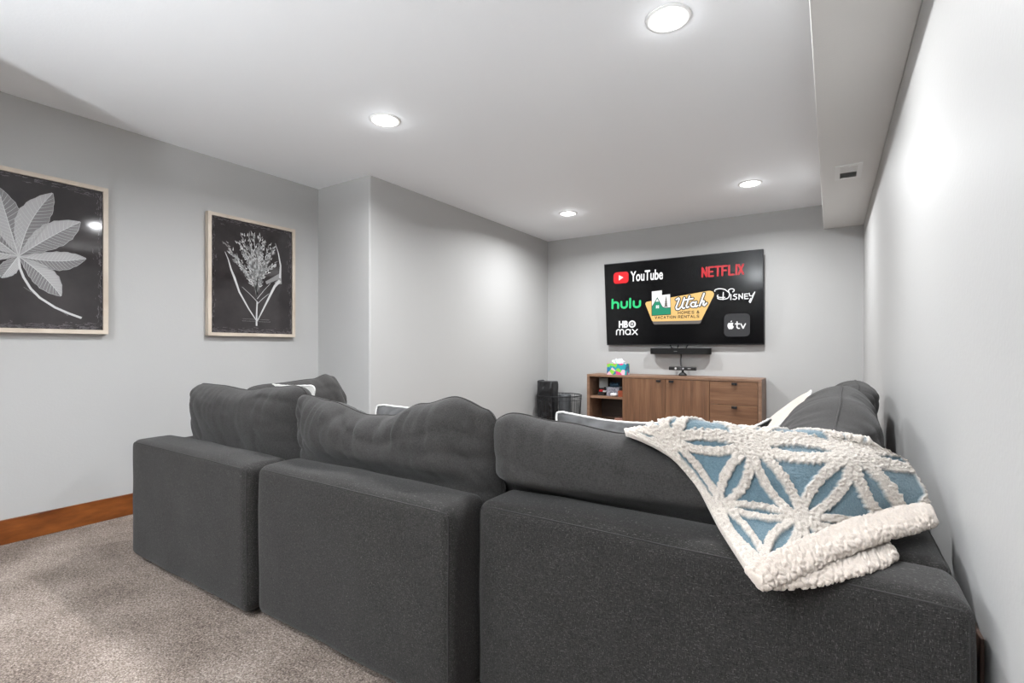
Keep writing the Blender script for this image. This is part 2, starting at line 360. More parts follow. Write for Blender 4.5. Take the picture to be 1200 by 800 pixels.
# ================================================================== CUSHIONS
def pillow(L, Hh, D, nx=90, nz=44, e=3.4, b=.5, seed=0, wr=.008, pinch=.03, deform=None, fold=1.0):
    """two puffed faces joined at a side seam; local x = length, z = height, y = thickness. returns bm and the seam loop"""
    bm = bmesh.new(); grids = []
    xs = [math.sin(PI / 2 * (2 * i / nx - 1)) for i in range(nx + 1)]; zs = [math.sin(PI / 2 * (2 * i / nz - 1)) for i in range(nz + 1)]
    def pt(u, v, side):
        prof = ((1 - abs(u) ** e) * (1 - abs(v) ** e)); prof = max(0, prof) ** b
        x = u * L / 2 * (1 - pinch * (1 - abs(v) ** 2) * 0 - pinch * (1 - v * v) * abs(u) * .6)
        z = v * Hh / 2 * (1 - pinch * 1.2 * (1 - u * u) * abs(v) * .5)
        # soften the four corners
        cr = .12 * min(L, Hh); 
        k = (abs(u) ** 8) * (abs(v) ** 8); x -= math.copysign(cr * .35 * k, u); z -= math.copysign(cr * .35 * k, v)
        y = side * D / 2 * prof
        # wrinkles fan out from corners and run off the end seams
        q = Vector((x * 2.1 + seed, z * 9 + x * 1.5, seed * 1.7 + side))
        ridg = 1 - abs(noise.noise(q) * 2); ridg = ridg * ridg * ridg
        ang = Vector((x * 9 + z * 5 + seed, z * 2.5 - x * 3, side * 3 + seed)); r2 = 1 - abs(noise.noise(ang) * 2); r2 = r2 ** 4
        edge = min(1, prof * 1.6) * (.35 + .65 * max(abs(u) ** 3, abs(v) ** 3))
        g = Vector((x * 16 + seed, z * 1.6, side * 2 + seed)); gat = (1 - abs(noise.noise(g) * 2)) ** 3       # gathers under the top seam
        y -= side * wr * fold * (edge * (1.5 * ridg + 1.3 * r2) + .9 * gat * sstep(.0, .85, v) * min(1, prof * 1.3))
        y += side * .012 * noise.noise(Vector((x * 4 + seed, z * 5, 3 + side))) * min(1, prof * 1.4)
        p = Vector((x, y, z)) + noise.noise_vector(Vector((x * 3 + seed, z * 3, 5))) * .006
        return deform(p, u, v, side) if deform else p
    rim = {}
    for side in (-1, 1):
        g = []
        for i, u in enumerate(xs):
            row = []
            for j, v in enumerate(zs):
                if i in (0, nx) or j in (0, nz):
                    if (i, j) not in rim: rim[(i, j)] = bm.verts.new(pt(u, v, 0) if True else None)
                    row.append(rim[(i, j)])
                else: row.append(bm.verts.new(pt(u, v, side)))
            g.append(row)
        for i in range(nx):
            for j in range(nz):
                f = (g[i][j], g[i + 1][j], g[i + 1][j + 1], g[i][j + 1])
                bm.faces.new(f if side < 0 else f[::-1])
    loop = [(i, 0) for i in range(nx)] + [(nx, j) for j in range(nz)] + [(i, nz) for i in range(nx, 0, -1)] + [(0, j) for j in range(nz, 0, -1)]
    return bm, [rim[k].co.copy() for k in loop]

def back_cushion(label, x0, x1, yc, top, D=.25, z0=.445, seed=0, rot=0, lean=.12, clip=None, axis='x', wr=.010, mir=1, name='back_cushion', e=3.8, belly=0):
    """loose back cushion. top: profile of the upper edge along its length. clip: plane it is pressed against below the panel top"""
    L = x1 - x0; xc = (x0 + x1) / 2; Hh = .44
    def df(p, u, v, side):
        X = p.x + xc; zt = interp(top, X if axis == 'x' else p.x + xc)
        f = (p.z + Hh / 2) / Hh
        z = z0 + f * (zt - z0)
        f = min(1, max(0, f))
        y = p.y - lean * (z - .62) * mir - belly * math.sin(PI * f) * (1 - u * u) 
        if z < z0 + .0: z = z0
        if axis == 'x':
            xx, yy = p.x, y
            if rot: xx, yy = xx * math.cos(rot) - yy * math.sin(rot), xx * math.sin(rot) + yy * math.cos(rot)
            q = Vector((xc + xx, yc + yy, z))
        else:
            q = Vector((yc + -y, xc + p.x, z))
        if clip is not None:
            k = 1 - sstep(.585, .66, z)
            if axis == 'x':
                lim = clip + .0; 
                if q.y < lim: q.y = q.y + (lim - q.y) * k
            elif clip > q.x - 99:
                lim = clip
                if (mir > 0 and q.x > lim): q.x = q.x + (lim - q.x) * k
                if (mir < 0 and q.x < lim): q.x = q.x + (lim - q.x) * k
        return q
    bm, loop = pillow(L, Hh, D, seed=seed, deform=df, wr=wr, e=e, nx=110, nz=50)
    o = thing(name, label, 'cushion', (xc, yc, z0) if axis == 'x' else (yc, xc, z0), 'loose back cushions of the sofa')
    link('cushion_body', bm, M_cush, o, True)
    link('piping', tube(bmesh.new(), loop, .0035, 6, True), M_seam if False else M_cush, o, True)
    return o
back_cushion('puffy charcoal back cushion at the far left, on the module beside the framed prints', -2.96, -1.925, 1.355,
             [(-2.93, .84), (-2.84, .858), (-2.65, .858), (-2.42, .842), (-2.15, .870), (-1.98, .885), (-1.92, .87)], D=.25, seed=2.3, clip=1.218, rot=.0)
back_cushion('slumped charcoal back cushion in the middle, dipped at its centre and peaked at right', -1.955, -.885, 1.325,
             [(-1.96, .835), (-1.9, .852), (-1.72, .83), (-1.5, .792), (-1.38, .80), (-1.2, .855), (-1.05, .888), (-.93, .86), (-.87, .80)], D=.27, seed=7.1, clip=1.25, wr=.017, lean=.16, e=3.0)
back_cushion('charcoal back cushion at the right, its right end covered by the blanket', -.915, -.07, 1.375,
             [(-.93, .835), (-.85, .850), (-.7, .828), (-.5, .805), (-.3, .77), (-.07, .72)], D=.24, seed=12.9, clip=1.362, rot=.15, wr=.009, lean=.10)
# two on the right side panels; local length runs along Y, thickness along X
back_cushion('long charcoal back cushion along the right wall, just beyond the blanket', 1.585, 2.66, -.050,
             [(1.58, .76), (1.75, .80), (2.1, .875), (2.45, .895), (2.66, .86)], D=.32, seed=21.4, clip=.022, axis='y', wr=.014, lean=.32, mir=1, e=3.0)
back_cushion('farthest charcoal back cushion in the right corner of the sofa, touching the wall side', 2.70, 3.56, .035,
             [(2.70, .84), (2.9, .87), (3.2, .88), (3.56, .84)], D=.25, seed=25.4, clip=.022, axis='y', wr=.008, lean=.30, mir=1)
# one against the left side panel
def left_df(p, u, v, side):
    zt = interp([(1.44, .84), (1.6, .846), (1.86, .862), (1.95, .885), (2.0, .87), (2.10, .76)], p.x + 1.77)
    f = (p.z + .22) / .44; z = .445 + f * (zt - .445)
    x = -2.62 + p.y - .10 * (z - .5)
    if z < .62: x = max(x, -2.72)
    return Vector((x, 1.77 + p.x, z))
bm, loop = pillow(.66, .44, .18, seed=31, deform=left_df, wr=.010, nx=70, nz=40)
t = thing('back_cushion', 'charcoal cushion leaning on the left side panel, peeking up behind the far left cushion', 'cushion', (-2.62, 1.77, .44), 'loose back cushions of the sofa')
link('cushion_body', bm, M_cush, t, True); link('piping', tube(bmesh.new(), loop, .0035, 6, True), M_cush, t, True)

# throw pillows: grey velvet on one side, sherpa on the other
def throw_pillow(label, center, L, Hh, D, yaw, lean, seed, dip=.02, front=-1, mats=(None, None)):
    R = Matrix.Rotation(yaw, 3, 'Z') @ Matrix.Rotation(lean, 3, 'X')
    cz = Vector(center)
    def df(p, u, v, side):
        p = p.copy(); p.z -= dip * (1 - u * u) * (1 if v > 0 else 0) * max(0, v); p.x *= 1 + .05 * abs(v) ** 2
        return R @ p + cz
    t = thing('throw_pillow', label, 'pillow', (center[0], center[1], .44), 'velvet and sherpa throw pillows')
    bm, loop = pillow(L, Hh, D, nx=60, nz=44, e=2.2, b=.75, seed=seed, wr=.004, pinch=.10, deform=df)
    nf = len(bm.faces) // 2; bm.faces.ensure_lookup_table()
    bm2 = bm.copy()
    bmesh.ops.delete(bm, geom=bm.faces[nf:], context='FACES'); bm2.faces.ensure_lookup_table(); bmesh.ops.delete(bm2, geom=bm2.faces[:nf], context='FACES')
    m0, m1 = mats
    link('front_cover', bm, m0, t, True)
    for q in bm2.verts: q.co += noise.noise_vector(q.co * 90) * .003
    link('back_cover', bm2, m1, t, True)
    loop2 = [p + noise.noise_vector(p * 60) * .002 for p in loop]
    link('sherpa_edge', tube(bmesh.new(), loop2, .0055, 8, True), M_sherpa2, t, True)
throw_pillow('grey velvet throw pillow with a white sherpa edge, in front of the television cabinet', (-.70, 1.84, .608), .57, .37, .13, .03, -.30, 4, .022, mats=(M_velvet, M_sherpa2))
throw_pillow('grey throw pillow whose white sherpa corner shows above the slumped middle cushion', (-1.80, 1.80, .588), .54, .33, .11, -.03, -.28, 9, .0, mats=(M_velvet, M_sherpa2))
throw_pillow('white sherpa pillow whose edge shows as a strip behind the far left cushion', (-2.50, 1.60, .650), .36, .40, .09, .12, -.10, 14, .0, mats=(M_sherpa2, M_velvet))
throw_pillow('cream sherpa throw pillow propped on the right side, nearer the blanket', (-.345, 2.17, .600), .44, .37, .10, -PI / 2 - .13, -.62, 19, .0, mats=(M_sherpa, M_velvet))
throw_pillow('cream sherpa throw pillow propped on the right side, farther from the blanket', (-.236, 2.94, .652), .56, .44, .09, -PI / 2 + .01, -.74, 23, -.01, mats=(M_sherpa, M_sherpa2))

# ================================================================== BLANKET
NET = [
 [(-.143, 1.106, .6, .753, -1.899), (-.213, 1.214, .635, .459, -1.249), (-.29, 1.289, .715, .201, -.553), (-.363, 1.283, .785, -.126, -.155), (-.475, 1.306, .82, -.632, .062)],
 [(-.075, 1.208, .615, 1.354, -1.414), (-.137, 1.301, .68, 1.063, -.75), (-.201, 1.315, .76, .776, -.267), (-.265, 1.335, .82, .517, .063), (-.338, 1.336, .86, .193, .259)],
 [(0, 1.331, .63, 1.838, -1.009), (-.041, 1.365, .7, 1.62, -.537), (-.086, 1.389, .76, 1.407, -.194), (-.137, 1.432, .8, 1.196, .035), (-.183, 1.474, .83, 1.029, .196)],
 [(.096, 1.472, .64, 2.294, -.709), (.072, 1.481, .71, 2.15, -.348), (.038, 1.498, .765, 1.983, -.081), (.002, 1.564, .8, 1.823, .113), (-.047, 1.581, .825, 1.628, .223)],
 [(.201, 1.601, .65, 2.679, -.497), (.19, 1.618, .7, 2.592, -.263), (.163, 1.657, .75, 2.442, -.031), (.122, 1.636, .785, 2.281, .09), (.073, 1.619, .81, 2.093, .177)]]
for k, col in enumerate(NET):        # the far side of the blanket goes on over the ridge and down
    x, y, z, a, b = col[-1]; pa, pb = a - col[-2][3], b - col[-2][4]
    dx = [.03, .02, .0, -.03, -.05][k]
    col.append((x + dx, y + .10, z - .035, a + .0, b + .5)); col.append((x + 1.5 * dx, y + .17, z - .13, a, b + 1.1))
def cr(p0, p1, p2, p3, t):
    return tuple(.5 * ((2 * b) + (-a + c) * t + (2 * a - 5 * b + 4 * c - d) * t * t + (-a + 3 * b - 3 * c + d) * t ** 3) for a, b, c, d in zip(p0, p1, p2, p3))
def spl(P, s_):
    n = len(P) - 1; s_ = min(max(s_, 0), 1) * n; i = min(int(s_), n - 1); t = s_ - i
    ex = lambda a, b: tuple(2 * p - q for p, q in zip(a, b))
    p0 = P[i - 1] if i else ex(P[0], P[1]); p3 = P[i + 2] if i + 2 <= n else ex(P[n], P[n - 1])
    return cr(p0, P[i], P[i + 1], p3, t)
def lattice_white(a, b):
    """triangular lattice of starbursts: each lattice edge carries two bowed white bands"""
    r3 = math.sqrt(3) / 2; best = 0
    j0 = math.floor(b / r3)
    for j in (j0, j0 + 1):
        i0 = math.floor(a - j * .5)
        for i in (i0, i0 + 1):
            nx_, ny_ = i + j * .5, j * r3
            d = math.hypot(a - nx_, b - ny_); best = max(best, 1 - sstep(.13, .18, d))
            for (ex, ey) in ((1, 0), (.5, r3), (-.5, r3)):
                for sg in (0,):
                    px, py = a - nx_, b - ny_
                    t = px * ex + py * ey
                    if 0 <= t <= 1:
                        dd = abs(-px * ey + py * ex); c = (.115 if ey else .088) * math.sin(PI * t) ** .8
                        best = max(best, 1 - sstep(.048, .064, abs(dd - c)))
    # edges whose start node lies one step further out
    for j in (j0 - 1, j0, j0 + 1):
        i0 = math.floor(a - j * .5)
        for i in (i0 - 1, i0, i0 + 1, i0 + 2):
            nx_, ny_ = i + j * .5, j * r3
            for (ex, ey) in ((1, 0), (.5, r3), (-.5, r3)):
                px, py = a - nx_, b - ny_; t = px * ex + py * ey
                if 0 <= t <= 1:
                    dd = abs(-px * ey + py * ex)
                    if dd < .25:
                        c = (.115 if ey else .088) * math.sin(PI * t) ** .8; best = max(best, 1 - sstep(.048, .064, abs(dd - c)))
    return best
def make_blanket():
    NU, NV = 230, 260; P = []
    for i in range(NU + 1):
        s_ = i / NU; rows = [spl([NET[c][r] for c in range(5)], s_) for r in range(7)]
        P.append([spl(rows, j / NV) for j in range(NV + 1)])
    bm = bmesh.new(); top = []; W = {}
    lay = bm.verts.layers.float.new('pile')
    pos = [[Vector(P[i][j][:3]) - Vector((0, 0, .007)) for j in range(NV + 1)] for i in range(NU + 1)]
    for i in range(NU + 1):
        row = []
        for j in range(NV + 1):
            p = pos[i][j]
            du = pos[min(i + 1, NU)][j] - pos[max(i - 1, 0)][j]; dv = pos[i][min(j + 1, NV)] - pos[i][max(j - 1, 0)]
            n = du.cross(dv).normalized()
            a, b = P[i][j][3:]
            jit = noise.noise(p * 120) * .02; jit2 = noise.noise(p * 120 + Vector((5, 5, 5))) * .02
            wv = lattice_white(a + jit, b + jit2)
            wv = max(wv, 1 - sstep(.04, .055, i / NU + jit * .3))
            wv = max(wv, 1 - sstep(.0, .01, (NU - i) / NU))
            h = .004 + wv * (.008 + .0035 * noise.noise(p * 150) + .0035 * noise.noise(p * 260)) + (1 - wv) * .0015 * noise.noise(p * 300)
            soft = .004 * noise.noise(p * 9)
            vv = bm.verts.new(p + n * (h + soft)); vv[lay] = wv; row.append(vv)
        top.append(row)
    for i in range(NU):
        for j in range(NV):
            bm.faces.new((top[i][j], top[i + 1][j], top[i + 1][j + 1], top[i][j + 1]))
    # underside, 10 mm below
    bot = []; st = 1
    for i in range(0, NU + 1):
        row = []
        for j in (range(0, NV + 1)):
            if i in (0, NU) or j in (0, NV):
                du = pos[min(i + 1, NU)][j] - pos[max(i - 1, 0)][j]; dv = pos[i][min(j + 1, NV)] - pos[i][max(j - 1, 0)]
                q = bm.verts.new(pos[i][j] - du.cross(dv).normalized() * .008); q[lay] = 1; row.append(q)
            else: row.append(None)
        bot.append(row)
    for i in range(NU):
        for j in (0, NV): bm.faces.new((top[i][j], top[i + 1][j], bot[i + 1][j], bot[i][j]))
    for j in range(NV):
        for i in (0, NU): bm.faces.new((top[i][j], top[i][j + 1], bot[i][j + 1], bot[i][j]))
    return bm
t = thing('throw_blanket', 'blue throw blanket with raised white starburst pattern draped over the right sofa corner', 'blanket', (-.1, 1.35, .6))
link('patterned_top', make_blanket(), M_blank, t, True)
def cobble(p, s=72, amp=.006):
    d, _ = noise.voronoi(p * s, distance_metric='DISTANCE')
    return amp * min(1, (d[1] - d[0]) * 3.2)
def band(U, Lw, thick, NU=230, NV=70, over=.0, under=True, amp=.006):
    """puffy hem: a flattened roll between an upper and a lower line"""
    bm = bmesh.new(); rows = []
    for i in range(NU + 1):
        s_ = i / NU; a, b = Vector(spl(U, s_)), Vector(spl(Lw, s_)); m_ = (a + b) / 2; d = (b - a)
        n = Vector((0, 0, 1)); e = spl(U, min(1, s_ + .01)); e0 = spl(U, max(0, s_ - .01)); al = (Vector(e) - Vector(e0)).normalized(); n = al.cross(d).normalized()
        if n.z < 0: n = -n
        endk = math.sqrt(max(0.02, 1 - (abs(2 * s_ - 1)) ** 22)); m_ = m_; dk = .72 + .28 * endk
        row = []
        for j in range(NV):
            th = 2 * PI * j / NV; c, sn = math.cos(th), math.sin(th)
            x = math.copysign(abs(c) ** .8, c); z = math.copysign(abs(sn) ** .75, sn)
            base_ = m_ - d * .5 * x * dk + n * (thick * (z * (1 if sn > 0 else .45)) * endk)
            out = (-d.normalized() * c + n * sn).normalized()
            p = base_ + out * (cobble(base_, amp=amp) * endk) + noise.noise_vector(base_ * 10) * .004
            row.append(bm.verts.new(p))
        rows.append(row)
    for i in range(NU):
        for j in range(NV): bm.faces.new((rows[i][j], rows[i + 1][j], rows[i + 1][(j + 1) % NV], rows[i][(j + 1) % NV]))
    bm.faces.new(rows[0]); bm.faces.new(rows[-1][::-1]); return bm
HU = [(-.150, 1.095, .600), (-.075, 1.208, .622), (0, 1.331, .637), (.096, 1.472, .648), (.206, 1.590, .658)]
HL = [(-.112, 1.070, .570), (-.054, 1.126, .596), (.024, 1.222, .622), (.109, 1.343, .638), (.210, 1.470, .645)]
link('sherpa_hem', band(HU, HL, .017), M_sherpa, t, True)
FU = [(-.085, 1.13, .588), (-.02, 1.22, .604), (.05, 1.33, .612), (.10, 1.40, .614)]
FL = [(-.098, 1.090, .572), (-.012, 1.140, .588), (.066, 1.208, .604), (.124, 1.315, .610)]
link('folded_sherpa_underside', band(FU, FL, .010, 180, 50), M_sherpa, t, True)

# ================================================================== TELEVISION
# front plane of the set: bottom edge at Y 5.50, top edge tipped 8 cm towards the room
TZ0, TZ1, TX0, TX1 = 1.078, 2.021, -2.228, -.56
def tvp(u, v, d=0):
    """u, v in 0..1 across the screen, d = metres proud of it"""
    a = Vector((TX0 + u * (TX1 - TX0), 5.505 - .085 * v, TZ0 + v * (TZ1 - TZ0))); return a + Vector((0, -.996, -.09)) * d
def uv_(x, z):                # from the measured picture on an upright plane to screen fractions
    v = (z - 1.072) / (2.036 - 1.072); xl = -2.218 - .052 * v; xr = -.561 - .011 * v
    return (x - xl) / (xr - xl), v
def slab(pts, d0, d1, bm=None):
    """flat outline in measured coordinates made into a thin plate on the screen"""
    bm = bm or bmesh.new(); a = [bm.verts.new(tvp(*uv_(*p), d1)) for p in pts]; b = [bm.verts.new(tvp(*uv_(*p), d0)) for p in pts]
    bm.faces.new(a); n = len(a)
    for i in range(n): bm.faces.new((a[i], a[(i + 1) % n], b[(i + 1) % n], b[i]))
    return bm
def rrect(x0, x1, z0, z1, r, n=5):
    out = []
    for cx, cz, a0 in ((x1 - r, z1 - r, 0), (x0 + r, z1 - r, 90), (x0 + r, z0 + r, 180), (x1 - r, z0 + r, 270)):
        for k in range(n + 1):
            a = math.radians(a0 + 90 * k / n); out.append((cx + r * math.cos(a), cz + r * math.sin(a)))
    return out
def strokes(lines, w, d, bm=None, cap=True):
    """lettering drawn with a pen of width w; each line a list of (x, z)"""
    bm = bm or bmesh.new()
    for ln in lines:
        pts = [Vector((x, z)) for x, z in ln]
        for a, b in zip(pts, pts[1:]):
            dd = (b - a)
            if dd.length < 1e-6: continue
            n = Vector((-dd.y, dd.x)).normalized() * w / 2
            slab([tuple(a + n), tuple(b + n), tuple(b - n), tuple(a - n)], 0, d, bm)
        for p in (pts if cap else pts[1:-1]):
            slab([(p.x + w / 2 * math.cos(2 * PI * k / 10), p.y + w / 2 * math.sin(2 * PI * k / 10)) for k in range(10)], 0, d * .97, bm)
    return bm
def arc(cx, cz, rx, rz, a0, a1, n=10): return [(cx + rx * math.cos(math.radians(a0 + (a1 - a0) * k / n)), cz + rz * math.sin(math.radians(a0 + (a1 - a0) * k / n))) for k in range(n + 1)]
def font_word(s_, x0, x1, z0, z1, d, bold=0, slope=0):
    """the built-in font, fitted to a rectangle on the screen"""
    cu = bpy.data.curves.new('w', 'FONT'); cu.body = s_; cu.offset = bold; cu.resolution_u = 4
    o = bpy.data.objects.new('w', cu); C.objects.link(o); dg = bpy.context.evaluated_depsgraph_get(); dg.update()
    me = bpy.data.meshes.new_from_object(o.evaluated_get(dg)); bm = bmesh.new(); bm.from_mesh(me)
    bpy.data.objects.remove(o); bpy.data.curves.remove(cu); bpy.data.meshes.remove(me)
    ax, bx = min(v_.co.x for v_ in bm.verts), max(v_.co.x for v_ in bm.verts); az, bz = min(v_.co.y for v_ in bm.verts), max(v_.co.y for v_ in bm.verts)
    for v_ in bm.verts:
        fx = (v_.co.x - ax) / (bx - ax); v_.co = tvp(*uv_(x0 + fx * (x1 - x0), z0 + (v_.co.y - az) / (bz - az) * (z1 - z0) + slope * fx), d)
    return bm
def glow(name, c, s_=1.0): return mat(name, (0, 0, 0), .3, emit=c, estr=s_ * .8)
G_w = glow('lit_white', (1, 1, 1), .95); G_r = glow('lit_red', (.85, .012, .02), .95); G_nr = glow('lit_crimson', (.62, .02, .03), .9)
G_g = glow('lit_green', (.04, .72, .25), .9); G_y = glow('lit_amber', (.88, .56, .20), .95); G_dg = glow('lit_pine', (.02, .30, .17), .9)
G_k = glow('lit_dark', (.03, .027, .024), .8); G_t = glow('lit_grey', (.045, .045, .048), .9); G_s = glow('lit_shadow_grey', (.17, .155, .14), .9)
tv = thing('television', 'large wall-mounted flat television showing streaming logos on black', 'television', (-1.39, 5.5, 1.078))
bm = bmesh.new()
for u0, u1, v0, v1 in ((0, 1, 0, .010), (0, 1, .992, 1), (0, .004, .010, .992), (.996, 1, .010, .992)):
    q = [tvp(a, b, dd) for dd in (.003, -.03) for a, b in ((u0, v0), (u1, v0), (u1, v1), (u0, v1))]
    vs = [bm.verts.new(p) for p in q]
    for f in ((0, 1, 2, 3), (7, 6, 5, 4), (0, 4, 5, 1), (1, 5, 6, 2), (2, 6, 7, 3), (3, 7, 4, 0)): bm.faces.new([vs[i] for i in f])
link('bezel', bm, M_blackm, tv)
bm = bmesh.new(); vs = [bm.verts.new(tvp(a, b, dd)) for dd in (0, -.028) for a, b in ((.003, .009), (.997, .009), (.997, .993), (.003, .993))]
for f in ((0, 1, 2, 3), (7, 6, 5, 4), (0, 4, 5, 1), (1, 5, 6, 2), (2, 6, 7, 3), (3, 7, 4, 0)): bm.faces.new([vs[i] for i in f])
scr = link('screen', bm, M_screen, tv)
link('wall_mount', B(-1.6, -1.2, 5.505, 5.56, 1.35, 1.75, bev=.004), M_blackm, tv)
Lg = lambda n, bm, m, label=None: link(n, bm, m, scr, label=label)
# red play button and wordmark, top left
Lg('play_button', slab(rrect(-2.150, -1.968, 1.797, 1.929, .035), 0, .0005), G_r, 'red rounded play button')
Lg('play_triangle', slab([(-2.085, 1.895), (-2.085, 1.833), (-2.030, 1.864)], 0, .0009), G_w)
Lg('logo_lettering', font_word('YouTube', -1.945, -1.572, 1.808, 1.925, .0006, .022), G_w, 'white lettering beside the play button')
# tall red capitals, top right
zb, zt_ = 1.794, 1.908
def cap_letters(word, x0, x1, z0, z1, w):
    L_ = {'N': [[(0, 0), (0, 1), (1, 0), (1, 1)]], 'H': [[(0, 0), (0, 1)], [(1, 0), (1, 1)], [(0, .5), (1, .5)]], 'O': [[(.3, 0), (0, .3), (0, .7), (.3, 1), (.7, 1), (1, .7), (1, .3), (.7, 0), (.3, 0)]], 'M': [[(0, 0), (0, 1), (.5, .4), (1, 1), (1, 0)]], 'S': [[(1, .9), (.8, 1), (.2, 1), (0, .75), (.2, .52), (.8, .48), (1, .25), (.8, 0), (.2, 0), (0, .1)]], 'V': [[(0, 1), (.5, 0), (1, 1)]], 'A': [[(0, 0), (.5, 1), (1, 0)], [(.2, .35), (.8, .35)]], 'C': [[(1, .85), (.7, 1), (.3, 1), (0, .7), (0, .3), (.3, 0), (.7, 0), (1, .15)]], 'R': [[(0, 0), (0, 1), (.8, 1), (1, .8), (.8, .5), (0, .5)], [(.5, .5), (1, 0)]], '&': [[(1, 0), (.2, .75), (.35, 1), (.65, 1), (.75, .75), (0, .3), (.2, 0), (.6, 0), (1, .4)]], ' ': [], 'E': [[(1, 1), (0, 1), (0, 0), (1, 0)], [(0, .5), (.85, .5)]], 'T': [[(-.1, 1), (1.1, 1)], [(.5, 1), (.5, 0)]],
          'F': [[(1, 1), (0, 1), (0, 0)], [(0, .52), (.85, .52)]], 'L': [[(0, 1), (0, 0), (1, 0)]], 'I': [[(.5, 0), (.5, 1)]], 'X': [[(0, 0), (1, 1)], [(0, 1), (1, 0)]]}
    adv = {'I': .55, ' ': .7}; tot = sum(adv.get(c, 1.55) for c in word) - .55; x = 0; bm = bmesh.new()
    for c in word:
        a = adv.get(c, 1.55)
        if c == 'I': ox = x - .5 + .05
        else: ox = x
        strokes([[(x0 + (ox + p) / tot * (x1 - x0), z0 + w / 2 + q * (z1 - z0 - w)) for p, q in ln] for ln in L_[c]], w, .0009, bm); x += a
    return bm
Lg('logo_lettering', cap_letters('NETFLIX', -1.155, -.757, zb, zt_, .019), G_nr, 'red capital lettering')
# green rounded word, left
W = .024; zb = 1.512; xh = 1.580
def lx(x): return x
Lg('logo_lettering', strokes([[(-2.158, zb), (-2.158, 1.612)], [(-2.158, 1.55)] + arc(-2.122, 1.553, .034, .027, 160, 0) + [(-2.088, zb)],
    [(-2.050, xh), (-2.050, 1.545)] + arc(-2.016, 1.540, .034, .028, 180, 360) + [(-1.982, xh)], [(-1.944, 1.612), (-1.944, zb)],
    [(-1.902, xh), (-1.902, 1.545)] + arc(-1.865, 1.540, .037, .028, 180, 360) + [(-1.828, xh)]], W, .0006), G_g, 'green rounded lettering')
# bottom left, two stacked white words
Lg('logo_lettering', font_word('HB', -2.077, -1.966, 1.276, 1.358, .0006, .045), G_w, 'bold white capitals')
bm = bmesh.new(); strokes([arc(-1.917, 1.317, .034, .034, 0, 360, 20)], .017, .0006, bm); strokes([arc(-1.917, 1.317, .011, .011, 0, 360, 12)], .007, .0006, bm)
Lg('logo_ring', bm, G_w, 'white ring with a dot')
zb = 1.196; xh = 1.252
Lg('logo_lettering', strokes([[(-2.102, zb), (-2.102, xh - .01)] + arc(-2.080, 1.236, .020, .020, 180, 0) + [(-2.060, zb)], [(-2.060, 1.236)] + arc(-2.038, 1.236, .020, .020, 180, 0) + [(-2.018, zb)],
    arc(-1.966, 1.226, .029, .030, 0, 360, 16), [(-1.937, xh), (-1.937, zb)], [(-1.912, xh + .004), (-1.855, zb - .002)], [(-1.912, zb), (-1.855, xh + .002)]], .0125, .0006), G_w, 'rounded white lower-case lettering')
# right, white hand-lettered word
D_ = [arc(-.985, 1.648, .045, .018, 200, 60, 8) + [(-.93, 1.655), (-.89, 1.62)] + arc(-.925, 1.600, .040, .045, 30, -90, 8) + arc(-.955, 1.568, .045, .014, -80, -200, 8), [(-.945, 1.625), (-.948, 1.55)], arc(-.935, 1.59, .07, .02, 150, 240, 6) + [(-.93, 1.572)],
      [(-.872, 1.545), (-.872, 1.598)], arc(-.868, 1.640, .028, .018, 210, -60, 10),
      [(-.815, 1.596), (-.838, 1.598), (-.847, 1.583), (-.822, 1.572), (-.815, 1.557), (-.832, 1.545), (-.852, 1.550)],
      [(-.795, 1.545), (-.795, 1.596), (-.762, 1.550), (-.762, 1.602)],
      [(-.712, 1.596), (-.742, 1.596), (-.742, 1.547), (-.710, 1.547)], [(-.742, 1.573), (-.716, 1.573)],
      [(-.700, 1.602), (-.695, 1.575), (-.672, 1.572), (-.658, 1.598)], [(-.650, 1.61), (-.672, 1.55), (-.690, 1.505), (-.700, 1.515), (-.685, 1.55)]]
Lg('logo_lettering', strokes(D_, .0095, .0006), G_w, 'white hand-drawn lettering')
# dark tile, lower right
Lg('app_tile', slab(rrect(-.936, -.692, 1.158, 1.398, .045), 0, .0004), G_t, 'dark grey rounded square tile')
ap = [(-.878, 1.300), (-.890, 1.304), (-.901, 1.290), (-.903, 1.268), (-.895, 1.246), (-.884, 1.235), (-.874, 1.240), (-.862, 1.235), (-.850, 1.246), (-.842, 1.262), (-.852, 1.272), (-.853, 1.288), (-.845, 1.298), (-.858, 1.304)]
bm = slab(ap, 0, .0008); slab([(-.874, 1.309), (-.872, 1.320), (-.860, 1.328), (-.862, 1.314)], 0, .0008, bm)
Lg('fruit_symbol', bm, G_w)
Lg('logo_lettering', strokes([[(-.812, 1.312), (-.812, 1.252), (-.800, 1.243), (-.790, 1.244)], [(-.828, 1.290), (-.790, 1.290)], [(-.776, 1.290), (-.755, 1.243), (-.734, 1.290)]], .0115, .0008), G_w, 'small white lettering on the tile')
# centre sign
def lift(pts, dz): return [(x, z + dz) for x, z in pts]
sign = [(-1.752, 1.567), (-1.765, 1.555), (-1.764, 1.535), (-1.690, 1.352), (-1.676, 1.341), (-1.180, 1.337), (-1.158, 1.345), (-1.040, 1.592), (-1.036, 1.618), (-1.048, 1.640), (-1.072, 1.650), (-1.10, 1.650)]
Lg('sign_edge', slab([(-1.69, 1.36), (-1.675, 1.320), (-1.662, 1.306), (-1.185, 1.302), (-1.168, 1.31), (-1.15, 1.36)], 0, .0003), G_s)
Lg('sign_board', slab(sign, 0, .0006), G_y, 'amber trapezoid sign')
MT = [(-1.693, 1.404), (-1.696, 1.503), (-1.632, 1.614), (-1.572, 1.505), (-1.549, 1.493), (-1.482, 1.494)]
st = [(-1.694, 1.680), (-1.582, 1.686), (-1.582, 1.633), (-1.492, 1.638), (-1.484, 1.417), (-1.688, 1.410)]
